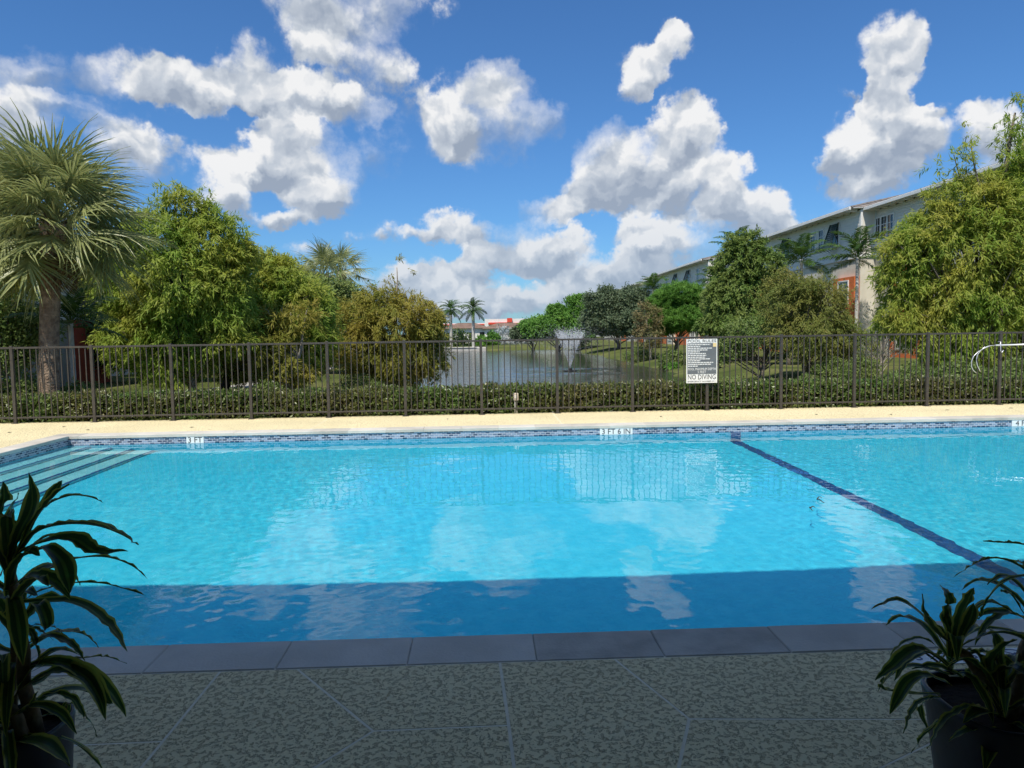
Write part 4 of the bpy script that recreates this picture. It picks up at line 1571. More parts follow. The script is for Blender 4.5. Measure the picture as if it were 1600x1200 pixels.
# ---- right of the lake
GR = 'trees along the right bank of the lake'
tree('broadleaf_tree', 'dense rounded green tree on the far right bank', 'tree', 866, 100,
     [(846, 512, 30, 18), (880, 502, 34, 20), (912, 486, 24, 20), (900, 470, 16, 8, .7), (905, 512, 34, 22)], 'broad', 'pine', 31, 1.2, .22, leaf=(.2, .4), lw=(.10, .2), group=GR, limbs=14)
tree('broadleaf_tree', 'small tree nearest the far end of the right bank', 'tree', 836, 108,
     [(832, 518, 20, 14), (815, 520, 14, 12)], 'broad', 'greygreen', 32, 1.2, .16, leaf=(.2, .4), lw=(.10, .2), group=GR, limbs=10)
tree('broadleaf_tree', 'grey green spreading tree behind the fountain spray', 'tree', 968, 84,
     [(950, 476, 30, 24), (985, 472, 30, 24), (975, 500, 46, 26), (935, 500, 30, 22), (1010, 495, 26, 24)], 'broad', 'greygreen', 33, .8, .2, leaf=(.18, .34), lw=(.09, .16), group=GR, limbs=16)
tree('slash_pine', 'bright green bushy pine beside the orange walled townhouse', 'tree', 1052, 60,
     [(1062, 462, 38, 20), (1090, 480, 28, 24), (1040, 485, 30, 24), (1068, 498, 46, 22), (1102, 500, 20, 18), (1030, 510, 22, 12)], 'pine', 'pine', 34, 1.5, .16, leaf=(.16, .34), lw=(.03, .05), group=GR, limbs=18)
tree('slim_tree', 'slim pale trunk with sparse russet crown by the water', 'tree', 1018, 58,
     [(1015, 500, 20, 26, .6), (1010, 525, 22, 20, .5)], 'broad', 'russet', 35, .7, .09, PALEBARK, leaf=(.12, .24), lw=(.05, .1), group=GR, limbs=12)
tree('broadleaf_tree', 'tall green tree with loose crown before the townhouse roofs', 'tree', 1172, 47,
     [(1165, 385, 28, 24, .8), (1150, 415, 34, 30), (1190, 420, 34, 32), (1140, 460, 32, 34), (1188, 465, 44, 36), (1150, 505, 44, 32), (1215, 500, 34, 34), (1120, 500, 24, 26, .7)],
     'cypress', 'greenery', 36, .7, .15, bare=.18, leaf=(.16, .30), lw=(.05, .09), group=GR, limbs=30)
tree('broadleaf_tree', 'sparse green tree with visible grey branches beside the sign', 'tree', 1185, 33,
     [(1170, 520, 44, 30, .5), (1215, 510, 40, 34, .5), (1140, 545, 34, 24, .6), (1240, 540, 30, 26, .5)], 'broad', 'broad', 37, .7, .1, leaf=(.10, .2), lw=(.05, .09), group=GR, limbs=26)
tree('russet_tree', 'russet and green tree in front of the feather palms', 'tree', 1262, 31,
     [(1252, 452, 30, 22, .7), (1290, 452, 34, 24, .7), (1235, 475, 34, 32), (1282, 480, 48, 34), (1260, 520, 50, 30), (1310, 525, 34, 26)], 'cypress', 'olive', 38, .7, .10, bare=.2,
     leaf=(.12, .24), lw=(.026, .05), group=GR, limbs=40)
tree('cypress_tree', 'huge yellow green cypress towering over the fence beside the rescue pole', 'tree', 1520, 23.5,
     [(1592, 180, 16, 40, .28), (1585, 230, 26, 30, .45), (1600, 290, 40, 50), (1497, 225, 16, 26, .16), (1495, 262, 34, 24, .25), (1455, 265, 14, 14, .12), (1545, 300, 34, 34, .7), (1500, 310, 46, 34, .8),
      (1560, 345, 58, 44), (1470, 350, 50, 36), (1440, 385, 50, 34), (1520, 395, 60, 44), (1590, 410, 50, 50), (1425, 430, 40, 34), (1480, 450, 56, 40), (1560, 470, 60, 44),
      (1410, 485, 36, 34, .8), (1460, 510, 50, 34), (1530, 525, 60, 36), (1600, 530, 50, 40), (1480, 555, 40, 24, .6)], 'cypress', 'cypress_lime', 39, .95, .2, group=None, limbs=60)
tree('cypress_tree', 'second cypress rising behind the huge one at the picture edge', 'tree', 1640, 27,
     [(1640, 250, 40, 60), (1620, 350, 60, 60), (1660, 450, 70, 70), (1600, 480, 60, 60)], 'cypress', 'cypress_lime', 40, .8, .2, limbs=30)
tree('olive_tree', 'grey twiggy low tree between the huge cypress and the russet tree', 'tree', 1375, 29,
     [(1385, 500, 30, 30, .5), (1400, 535, 34, 26, .5), (1360, 540, 24, 20, .4)], 'broad', 'greygreen', 41, .6, .06, PALEBARK, leaf=(.06, .12), lw=(.02, .04), limbs=36)
tree('broadleaf_tree', 'olive green tree filling the gap between the loose crowned tree and the russet one', 'tree', 1232, 40,
     [(1225, 445, 30, 24, .7), (1255, 462, 34, 28), (1215, 465, 30, 34), (1240, 500, 40, 34), (1300, 468, 34, 28, .7), (1285, 510, 40, 30)], 'broad', 'olive', 53, .8, .11,
     leaf=(.10, .2), lw=(.045, .085), group=GR, limbs=36)
tree('broadleaf_tree', 'dark tree between the sign and the orange wall behind it', 'tree', 1128, 52,
     [(1120, 470, 22, 26), (1128, 500, 22, 24), (1150, 525, 30, 24)], 'broad', 'broad', 54, 1.0, .11, leaf=(.12, .22), lw=(.06, .1), group=GR, limbs=16)
tree('broadleaf_tree', 'low olive tree beneath the feather palm with pale trunk', 'tree', 1335, 36,
     [(1320, 520, 28, 24, .8), (1350, 545, 30, 20, .6), (1300, 545, 30, 22, .8)], 'broad', 'olive', 55, .8, .08, leaf=(.09, .17), lw=(.04, .07), group=GR, limbs=30)
GB = 'shrubs on the right bank'
shrub('shrub', 'large dark shrub mass directly behind the sign board', 1150, 590, 27, 60, 58, 'broad', 42, 4600, group=GB)
shrub('shrub', 'dark shrub beside the large shrub mass behind the sign', 1205, 590, 25, 38, 44, 'broad', 43, 2800, group=GB)
shrub('shrub', 'rounded green shrub on the lawn with a short trunk', 1262, 575, 27, 24, 24, 'broad', 44, 1800, group=GB)
shrub('shrub', 'dark waterside shrub beyond the fountain rings', 1000, 565, 60, 28, 22, 'broad', 45, 1800, leaf=(.12, .22), lw=(.06, .1), group=GB)
shrub('shrub', 'dark shrub at the water edge left of the sign', 1050, 570, 50, 24, 28, 'broad', 46, 1800, leaf=(.12, .22), lw=(.06, .1), group=GB)
shrub('shrub', 'olive shrub behind the hedge midway between sign and strappy clump', 1225, 592, 23, 32, 30, 'olive', 56, 2400, group=GB)
shrub('shrub', 'dark shrub at the lawn edge behind the russet grass clump', 1300, 580, 30, 34, 34, 'broad', 57, 2400, group=GB)
shrub('shrub', 'dark shrub standing behind the strappy clump', 1345, 580, 28, 34, 38, 'broad', 58, 2400, group=GB)
shrub('shrub', 'dark shrub close behind the hedge right of the sign', 1128, 597, 20, 26, 34, 'broad', 59, 2200, group=GB)
shrub('flax_lily', 'blue green strappy clump behind the hedge under the orange corner', 1360, 600, 21, 44, 46, 'bluegrass', 47, 1500, lw=(.02, .035), spiky=True, cat='grass clump')
shrub('fountain_grass', 'russet grass clump on the lawn edge behind the hedge', 1302, 600, 20, 26, 34, 'straw', 48, 800, lw=(.008, .016), spiky=True, cat='grass clump')
shrub('shrub', 'dark shrub under the huge cypress beneath the rescue pole crook', 1500, 590, 21, 60, 46, 'broad', 49, 4200, group=GB)
shrub('shrub', 'dark shrub under the huge cypress at the picture edge', 1590, 585, 20, 60, 50, 'broad', 50, 3600, group=GB)
shrub('shrub', 'dark shrub under the huge cypress beside the strappy clump', 1430, 590, 22.5, 50, 40, 'broad', 51, 3600, group=GB)
shrub('bromeliad', 'yellow green strappy plant at the water edge left of the sign', 1052, 570, 48, 10, 16, 'pine', 52, 120, lw=(.05, .09), spiky=True, cat='plant')

# ---- far end of the lake
shrub('silver_palm', 'silver grey palm in front of the far white house', 787, 522, 126, 24, 26, 'silver', 60, 900, leaf=(.5, .9), lw=(.10, .2), cat='palm tree')
shrub('silver_palm', 'second silver grey palm partly behind the right bank trees', 818, 520, 130, 16, 22, 'silver', 61, 600, leaf=(.5, .9), lw=(.10, .2), cat='palm tree')
GF = 'shrubs before the far houses'
for i, (px, w, h, m_, lab) in enumerate(((716, 22, 26, 'broad', 'dark rounded shrub at the foot of the royal palms'), (752, 14, 14, 'pine', 'bright green shrub before the far white house'),
                                         (770, 12, 20, 'pine', 'yellow green palm shrub beside the silver palm'), (690, 20, 20, 'greygreen', 'grey green shrub left of the royal palms'))):
    shrub('shrub', lab, px, 535, 122, w, h, m_, 62 + i, 900, leaf=(.3, .6), lw=(.15, .3), group=GF)


def tree_line():
    """Far woods that read as one mass along the horizon."""
    rng = np.random.default_rng(9)
    Ps, Ns = [], []
    for k in range(420):
        a = rng.uniform(-70, 75)
        dist = rng.uniform(300, 420)
        if -6 < a < 6:
            dist += 150
        x, y = dist * math.sin(R(a)), dist * math.cos(R(a))
        h = rng.uniform(5, 9) if abs(a) < 9 else rng.uniform(7, 12)
        n = 260
        u = unit(rng, n)
        u[:, 2] = np.abs(u[:, 2])
        Ps.append(np.array([x, y, -1.0]) + u * np.array([h * .8, h * .8, h]) * (rng.uniform(.5, 1, n) ** .5)[:, None])
        Ns.append(u)
    P, Nn = np.concatenate(Ps), np.concatenate(Ns)
    n = len(P)
    v, f = leaf_quads(P, unit(rng, n), Nn, rng.uniform(.9, 1.8, n), rng.uniform(.6, 1.1, n), .1)
    tag(link('distant_woods', mesh_from('distant_woods', v, f, FOL['broad'])), 'dark far-off band of woods along the horizon', 'woods', kind='stuff')


tree_line()


def lawn_blades():
    """Uneven grass tufts over the lawn behind the hedge."""
    rng = np.random.default_rng(15)
    n = 60000
    X = rng.uniform(-16, 20, n)
    Y = 16.3 + rng.beta(1, 1.5, n) * 24
    ok = lake_sd(X, Y) < -.5
    X, Y = X[ok], Y[ok]
    Z = ground_z(X, Y)
    n = len(X)
    D = np.c_[rng.normal(0, .4, n), rng.normal(0, .4, n), np.ones(n)]
    v, f = leaf_quads(np.c_[X, Y, Z - .01], D, unit(rng, n) * np.array([1, 1, .2]), rng.uniform(.04, .09, n), rng.uniform(.008, .016, n))
    m = foliage('grass_blades', [(0.07, 0.11, 0.02), (0.13, 0.17, 0.035), (0.18, 0.19, 0.06)], trans=.3)
    tag(link('grass', mesh_from('grass', v, f, m)), 'short yellow green grass on the lawn beyond the hedge', 'grass', kind='stuff')


lawn_blades()


# ---------------------------------------------------------------- townhouses and far buildings
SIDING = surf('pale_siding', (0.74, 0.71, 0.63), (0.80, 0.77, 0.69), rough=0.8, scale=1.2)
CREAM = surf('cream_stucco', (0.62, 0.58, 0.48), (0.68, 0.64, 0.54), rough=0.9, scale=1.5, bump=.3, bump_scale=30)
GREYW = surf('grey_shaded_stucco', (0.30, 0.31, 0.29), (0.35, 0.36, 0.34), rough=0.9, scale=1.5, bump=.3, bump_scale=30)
ORANGE = surf('orange_stucco', (0.60, 0.15, 0.045), (0.68, 0.19, 0.06), rough=0.9, scale=1.5, bump=.3, bump_scale=30)
REDWALL = surf('red_stucco', (0.30, 0.055, 0.03), (0.36, 0.07, 0.04), rough=0.9, scale=1.5, bump=.3, bump_scale=30)
TRIM = surf('white_trim', (0.74, 0.74, 0.71), (0.80, 0.80, 0.77), rough=0.6, scale=4)
TILES = surf('grey_brown_roof_tile', (0.15, 0.13, 0.115), (0.27, 0.24, 0.22), rough=0.85, scale=2.5, detail=8, bump=.6, bump_scale=8, bump_dist=.05)
SHUT = surf('dark_green_shutter', (0.012, 0.035, 0.025), (0.02, 0.05, 0.035), rough=0.5, scale=5)
GLASS = surf('dark_window_glass', (0.02, 0.025, 0.03), rough=0.05, spec=0.6)


def window(parent, x, yc, z0, w, h, panes=(2, 3)):
    """Window on a wall whose outside faces -X; x is the wall plane (parent space)."""
    f = MB()
    b = .09
    for (ya, yb, za, zb) in ((-w / 2 - b, w / 2 + b, -b, -.002), (-w / 2 - b, w / 2 + b, h + .002, h + b), (-w / 2 - b, -w / 2, -.001, h + .001), (w / 2, w / 2 + b, -.001, h + .001)):
        f.box(x - .06, x + .02, yc + ya, yc + yb, z0 + za, z0 + zb)
    o = f.build('window', TRIM, parent)
    MB().box(x - .02, x + .03, yc - w / 2 + .001, yc + w / 2 - .001, z0 + .001, z0 + h - .001).build('pane', GLASS, o)
    mu = MB()
    for i in range(1, panes[0]):
        yy = yc - w / 2 + w * i / panes[0]
        mu.box(x - .04, x - .021, yy - .018, yy + .018, z0 + .003, z0 + h - .003)
    for i in range(1, panes[1]):
        zz = z0 + h * i / panes[1]
        mu.box(x - .045, x - .0415, yc - w / 2 + .003, yc + w / 2 - .003, zz - .02, zz + .02)
    mu.build('glazing_bars', TRIM, o)
    return o


def shutter(parent, x, yc, z0, w, h):
    o = MB()
    d = .62
    n = 12
    for i in range(n):
        za, zb = z0 + h - h * i / n, z0 + h - h * (i + .85) / n
        xa, xb = x - .05 - d * i / n, x - .05 - d * (i + .85) / n
        o.add([(xa, yc - w / 2, za), (xa, yc + w / 2, za), (xb, yc + w / 2, zb), (xb, yc - w / 2, zb), (xa - .03, yc - w / 2, za), (xa - .03, yc + w / 2, za),
               (xb - .03, yc + w / 2, zb), (xb - .03, yc - w / 2, zb)], [(3, 2, 1, 0), (4, 5, 6, 7), (0, 1, 5, 4), (1, 2, 6, 5), (2, 3, 7, 6), (3, 0, 4, 7)])
    for s in (-1, 1):
        o.add([(x - .05, yc + s * w / 2, z0 + h + .03), (x - .05, yc + s * (w / 2 + .06), z0 + h + .03), (x - .05 - d - .03, yc + s * (w / 2 + .06), z0), (x - .05 - d - .03, yc + s * w / 2, z0),
               (x - .13, yc + s * w / 2, z0 + h + .03), (x - .13, yc + s * (w / 2 + .06), z0 + h + .03), (x - .13 - d, yc + s * (w / 2 + .06), z0), (x - .13 - d, yc + s * w / 2, z0)],
              [(0, 1, 2, 3), (7, 6, 5, 4), (0, 4, 5, 1), (1, 5, 6, 2), (2, 6, 7, 3), (3, 7, 4, 0)])
    return o.build('shutter', SHUT, parent)


def townhouse(label, xf, y0, y1, eave, ground, lower, top_items, low_items=(), depth=13.0, group='townhouses along the right bank', mirror=False, roof_h=1.75):
    """Three-storey house, front facing the lake (-X) at x = xf; built with its origin at the front base corner."""
    t = tag(empty('townhouse', (xf, y0, ground)), label, 'house', group)
    if mirror:
        t.scale = (-1, 1, 1)
    W = y1 - y0
    H = eave - ground
    z2 = H - 3.05
    MB().box(0, depth, 0, W, -.4, z2).build('wall', lower, t)
    # top storey of lap siding, board by board
    sd = MB()
    nb = 15
    bh = (H - z2) / nb
    for i in range(nb):
        za = z2 + .002 + i * bh
        zb = z2 + (i + 1) * bh
        sd.add([(-.035, -.03, za), (-.010, -.03, zb), (-.010, W + .03, zb), (-.035, W + .03, za), (depth, -.03, za), (depth, -.03, zb), (depth, W + .03, zb), (depth, W + .03, za)],
               [(0, 3, 2, 1), (0, 1, 5, 4), (3, 7, 6, 2), (0, 4, 7, 3), (1, 2, 6, 5)])
    sd.build('siding', SIDING, t)
    MB().box(-.10, depth + .05, -.08, W + .08, z2 - .14, z2 + .14).build('belt_course', TRIM, t)
    for yy in (0.0, W):
        MB().box(-.07, .06, yy - .10, yy + .10, z2 + .145, H - .005).build('corner_board', TRIM, t)
    # roof
    o = .85
    tz = H + .14
    r = MB()
    a = [(-o, -o * .3, tz), (depth + o, -o * .3, tz), (depth + o, W + o * .3, tz), (-o, W + o * .3, tz)]
    hip = min(3.2, W * .2)
    b = [(depth * .5, hip, tz + roof_h), (depth * .5, W - hip, tz + roof_h)]
    r.add(a + b, [(0, 1, 4), (1, 2, 5, 4), (2, 3, 5), (3, 0, 4, 5), (3, 2, 1, 0)])
    rf = r.build('roof', TILES, t)
    cap = MB().tube([(depth * .5, hip, tz + roof_h + .05), (depth * .5, W - hip, tz + roof_h + .05)], .09, 6)
    for (pa, pb) in ((a[0], b[0]), (a[3], b[1])):
        cap.tube([pa, pb], .09, 6)
    cap.build('ridge_cap', TILES, rf)
    # tile courses on the visible slope
    cs = MB()
    n = 14
    for i in range(n):
        s = (i + .5) / n
        x = -o + (depth * .5 + o) * s
        z = tz + roof_h * s + .02
        ya, yb = -o * .3 + (hip + o * .3) * s, W + o * .3 - (hip + o * .3) * s
        cs.box(x - .10, x + .10, ya + .1, yb - .1, z - .03, z + .05)
    cs.build('tile_courses', TILES, rf)
    MB().box(-o - .12, -o - .001, -o * .3, W + o * .3, tz - .17, tz + .03, .02).build('gutter', TRIM, t)
    MB().box(-o, 0, -o * .3 + .01, W + o * .3 - .01, tz - .05, tz - .02).build('soffit', TRIM, t)
    k = max(3, int(W / .95))
    for i in range(k):
        yy = (i + .5) * W / k
        MB().box(-o + .04, -.04, yy - .06, yy + .06, H - .08, H + .085).build('rafter_tail', TRIM, t)
    for (kind, yc, w, h) in top_items:
        if kind == 'win':
            window(t, -.03, yc, z2 + 1.0, w, h)
        else:
            window(t, -.03, yc, z2 + 1.0, w, h, (2, 2))
            shutter(t, -.04, yc, z2 + .75, w + .15, h + .35)
    for (kind, yc, z, w, h) in low_items:
        if kind == 'win':
            window(t, -.005, yc, z, w, h)
        elif kind == 'bay':
            MB().box(-.35, -.001, yc - w / 2, yc + w / 2, -.3, z + h).build('bay', CREAM if lower is ORANGE else ORANGE, t)
            window(t, -.355, yc, .6, w * .45, 1.6)
            window(t, -.355, yc, 3.6, w * .45, 1.5)
        elif kind == 'door':
            MB().box(-.05, .01, yc - w / 2, yc + w / 2, 0.0, h).build('door', SHUT, t)
        elif kind == 'arch':
            am = MB()
            n = 14
            r0 = w / 2
            pts = [(yc - r0, 0.0)] + [(yc - r0 * math.cos(math.pi * i / n), h - r0 + r0 * math.sin(math.pi * i / n)) for i in range(n + 1)] + [(yc + r0, 0.0)]
            for i in range(len(pts) - 1):
                (ya, za), (yb, zb) = pts[i], pts[i + 1]
                ka = 1 + .25 / r0
                oa, ob = (yc + (ya - yc) * ka, za if za < h - r0 else h - r0 + (za - h + r0) * ka), (yc + (yb - yc) * ka, zb if zb < h - r0 else h - r0 + (zb - h + r0) * ka)
                am.add([(-.12, ya, za), (-.12, yb, zb), (-.12, *ob), (-.12, *oa), (.02, ya, za), (.02, yb, zb), (.02, *ob), (.02, *oa)],
                       [(0, 1, 2, 3), (3, 2, 6, 7), (0, 4, 5, 1)])
            am.build('arch_trim', TRIM, t)
            MB().box(-.02, .01, yc - r0, yc + r0, .01, h - r0 * .6).build('doorway', GLASS, t)
    return t


GX = gz(26, 50)


def build_houses():
    def yof(px, x):      # distance along the street at which wall plane x shows at picture column px
        lo, hi = 15.0, 400.0
        for _ in range(60):
            m = (lo + hi) / 2
            q = CAM_M.inverted() @ Vector((x, m, 5.0))
            u = 800 + F_PX * q.x / -q.z
            if u > px:
                lo = m
            else:
                hi = m
        return lo
    XB, XA = 26.6, 25.6
    e = on_y(1343, 336, yof(1343, XB)).z
    yc = yof(1344, XA)
    yw = [yof(p, XB) - 28.0 for p in (1391, 1381, 1371)]
    townhouse('pale sided townhouse with a row of three white framed upper windows', XB, 28.0, yc - .05, e, GX, CREAM,
              [('win', q, .62, 1.45) for q in (yw[0], (yw[0] + yw[2]) / 2, yw[2])] + [('win', 4.0, .8, 1.4), ('win', 8.0, .8, 1.4)],
              [('bay', 17.0, 3.2, 3.4, 2.4), ('arch', yc - 28 - 3.0, 0, 1.9, 2.9), ('win', 12.5, .8, 1.1, 1.6), ('win', 12.5, 3.9, 1.1, 1.5), ('win', 6, .8, 1.1, 1.6), ('win', 6, 3.9, 1.1, 1.5)])
    y2 = yof(1196, XA)
    ys = yof(1305, XA) - yc
    yw2 = [yof(p, XA) - yc for p in (1283, 1277, 1262)]
    townhouse('pale sided townhouse with dark green tilted shutter standing forward of its neighbour', XA, yc, y2, e + .05, GX, CREAM,
              [('shut', ys, 1.0, 1.5), ('win', yw2[0], .7, 1.45), ('win', yw2[1] + .7, .7, 1.45), ('shut', (y2 - yc) * .72, 1.0, 1.5)],
              [('bay', 1.6, 3.2, 3.0, 2.2), ('bay', 13.5, 3.2, 3.2, 2.2), ('arch', 7.0, 0, 1.9, 2.9), ('win', 9.6, 3.9, 1.1, 1.5)])
    y3 = yof(1118, XB)
    townhouse('orange and cream townhouse behind the tall loose crowned tree', XB + .6, y2 + .05, y3, e - .05, GX, CREAM,
              [('shut', 4, 1.0, 1.5), ('win', 8, .8, 1.45), ('win', 12, .8, 1.45), ('shut', 17, 1.0, 1.5)], [('bay', 6, 3.2, 3.2, 2.2), ('bay', 15, 3.2, 3.2, 2.2)])
    y4 = yof(1012, XA)
    townhouse('distant townhouse with small dark shutters and an orange ground floor', XA + .2, y3 + .05, y4, e, GX, ORANGE,
              [('win', 4, .8, 1.45), ('shut', 8, 1.0, 1.5), ('shut', 14, 1.0, 1.5), ('win', 19, .8, 1.45), ('win', 24, .8, 1.45), ('shut', 30, 1.0, 1.5)],
              [('bay', 5, 3.2, 3.2, 2.2), ('bay', 16, 3.2, 3.2, 2.2), ('bay', 27, 3.2, 3.2, 2.2)])
    y5 = yof(930, XB)
    townhouse('farthest townhouse of the row, its roof just above the trees', XB, y4 + .05, min(y5, y4 + 48), e - .1, GX, CREAM,
              [('win', 6, .8, 1.45), ('shut', 12, 1.0, 1.5), ('win', 20, .8, 1.45)], [('bay', 9, 3.2, 3.2, 2.2), ('bay', 24, 3.2, 3.2, 2.2)])
    # the house in the shade at the left: its corner pier is red
    g2 = gz(-18, 25)
    xl = -17.2
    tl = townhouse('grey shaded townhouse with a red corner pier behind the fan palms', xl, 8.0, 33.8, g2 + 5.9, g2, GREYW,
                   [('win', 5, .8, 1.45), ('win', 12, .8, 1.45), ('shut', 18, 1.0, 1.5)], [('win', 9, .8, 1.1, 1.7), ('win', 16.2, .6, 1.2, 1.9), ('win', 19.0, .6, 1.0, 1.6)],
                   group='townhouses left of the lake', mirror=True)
    MB().box(-.35, .6, 23.3, 25.9, -.35, 2.7).build('corner_pier', REDWALL, tl)
    # further houses on the left side, glimpsed between the crowns
    townhouse('townhouse glimpsed between the crowns left of the lake', -19.0, 36.0, 62.0, g2 + 6.1, g2, CREAM,
              [('win', 5, .8, 1.45), ('shut', 12, 1.0, 1.5), ('win', 20, .8, 1.45)], [('win', 8, .8, 1.1, 1.5), ('win', 20, .8, 1.1, 1.5)],
              group='townhouses left of the lake', mirror=True)


build_houses()


def build_far():
    white = surf('far_white_wall', (0.72, 0.70, 0.66), (0.78, 0.76, 0.72), rough=.8, scale=.5)
    red = surf('far_red_panel', (0.62, 0.05, 0.03), (0.68, 0.07, 0.04), rough=.7, scale=.5)
    brown = surf('far_brown_roof', (0.16, 0.10, 0.07), (0.24, 0.16, 0.12), rough=.9, scale=.8, bump=.5, bump_scale=4, bump_dist=.05)
    y = 255.0

    def X(px):
        return on_y(px, 510, y).x

    def Z(py, px=800):
        return on_y(px, py, y).z
    t = tag(empty('shop_building', (X(690), y, -.4)), 'long flat white and red shop building far beyond the lake', 'shop')
    ox, oz = X(690), -.4
    main = MB().box(0, X(1050) - ox, 0, 40, 0, Z(504) - oz)
    main.build('wall', white, t)
    MB().box(X(758) - ox, X(1012) - ox, -.5, 20, Z(513) - oz, Z(498) - oz).build('parapet', white, t)
    MB().box(X(763) - ox, X(792) - ox, -1.2, -.51, Z(506.5) - oz, Z(503.5) - oz).build('red_panel', red, t)
    MB().box(X(792.3) - ox, X(800) - ox, -1.6, -.52, Z(503.5) - oz, Z(497) - oz).build('red_panel', red, t)
    MB().box(X(801) - ox, X(838) - ox, -1.1, -.51, Z(506.3) - oz, Z(504.6) - oz).build('red_panel', red, t)
    MB().box(X(690) - ox, X(757) - ox, -.6, -.01, Z(507) - oz, Z(505.4) - oz).build('red_panel', red, t)
    for i in range(9):
        x = X(700 + i * 34) - ox
        MB().box(x, x + 4.5, -.15, -.011, .3, 3.4).build('window', GLASS, t)
    rnd = random.Random(6)
    for j, (pa, pb, yy, pe, pr, lab) in enumerate(((694, 762, 152, 513, 504, 'white house with brown tiled roof behind the royal palms'),
                                                   (757, 826, 146, 513, 504, 'white house with brown hipped roof behind the silver palm'))):
        a, b = on_y(pa, 510, yy), on_y(pb, 510, yy)
        ze, zr = on_y((pa + pb) / 2, pe, yy).z, on_y((pa + pb) / 2, pr, yy).z
        w = b.x - a.x
        g = gz(a.x, yy)
        h = tag(empty('house', (a.x, yy, g)), lab, 'house', 'far houses across the lake')
        MB().box(0, w, 0, 9, -.3, ze - g).build('wall', white, h)
        MB().add([(-.6, -.6, ze - g), (w + .6, -.6, ze - g), (w + .6, 9.6, ze - g), (-.6, 9.6, ze - g), (w * .3, 4.5, zr - g), (w * .7, 4.5, zr - g)],
                 [(0, 1, 5, 4), (1, 2, 5), (2, 3, 4, 5), (3, 0, 4), (3, 2, 1, 0)]).build('roof', brown, h)
        n = 4
        for i in range(n):
            xc = w * (i + .5) / n
            MB().box(xc - .55, xc + .55, -.06, -.005, .5, min(2.2, ze - g - .4)).build('window' if i != 1 else 'door', GLASS, h)


build_far()


# ---------------------------------------------------------------- fountain in the lake
def build_fountain():
    rng = np.random.default_rng(21)
    t = tag(empty('lake_fountain', (FOUNT.x, FOUNT.y, LAKE_Z)), 'white water jet of the fountain fanning up from the middle of the lake', 'fountain')
    m, N, L = mat('fountain_water')
    out = N.new('ShaderNodeOutputMaterial')
    p = N.new('ShaderNodeBsdfPrincipled')
    p.inputs['Base Color'].default_value = (0.80, 0.83, 0.86, 1)
    p.inputs['Roughness'].default_value = 0.25
    tr = N.new('ShaderNodeBsdfTransparent')
    ms = N.new('ShaderNodeMixShader')
    ms.inputs[0].default_value = 0.24
    L.new(tr.outputs[0], ms.inputs[1])
    L.new(p.outputs[0], ms.inputs[2])
    L.new(ms.outputs[0], out.inputs[0])
    dark = surf('fountain_float', (0.02, 0.02, 0.02), rough=.6)
    k = MB()
    for (r, za, zb) in ((.45, -.2, .06), (.14, .061, .2)):
        k.tube([(0, 0, za), (0, 0, zb)], r, 16)
    k.build('float', dark, t)
    px = FOUNT.y / F_PX
    hgt = (580 - 524) * px
    half = 22 * px
    st = MB()
    P, S = [], []
    for i in range(44):
        a = i * 2.39996
        s = math.sqrt((i + .5) / 44)
        vx = half * (.35 + .65 * s)
        pts = []
        topz = hgt * (1 - .04 * s) * rng.uniform(.92, 1.05)
        for j in range(8):
            u = j / 7
            pts.append((math.cos(a) * vx * u, math.sin(a) * vx * u, .2 + topz * (1.22 * u - .22 * u * u)))
        st.tube(pts, list(np.linspace(.012, .02, 8)), 3, False)
        for _ in range(60):     # falling drops beyond the top of each stream
            u = rng.uniform(.55, 1.12)
            w = rng.normal(0, .05 + .16 * max(0, u - .7), 3)
            q = np.array([math.cos(a) * vx * u, math.sin(a) * vx * u, .2 + topz * (1.22 * u - .22 * u * u)]) + w
            if q[2] > .02:
                P.append(q)
                S.append(rng.uniform(.010, .026))
    st.build('jet', m, t, True)
    # wind carries the finest drops off as mist
    for _ in range(3600):
        P.append(np.array([rng.normal(-.2, 1.3), rng.normal(0, 1.0), abs(rng.normal(hgt * .92, .5))]))
        S.append(rng.uniform(.005, .012))
    P, S = np.array(P), np.array(S)
    tet = np.array([(1, 1, 1), (1, -1, -1), (-1, 1, -1), (-1, -1, 1)], float)
    v = (P[:, None, :] + tet[None] * S[:, None, None]).reshape(-1, 3)
    i = (np.arange(len(P)) * 4)[:, None, None]
    f = (i + np.array([(0, 1, 2), (0, 3, 1), (0, 2, 3), (1, 3, 2)])[None]).reshape(-1, 3)
    link('spray', mesh_from('spray', v, f, m), t, kind='stuff')


build_fountain()


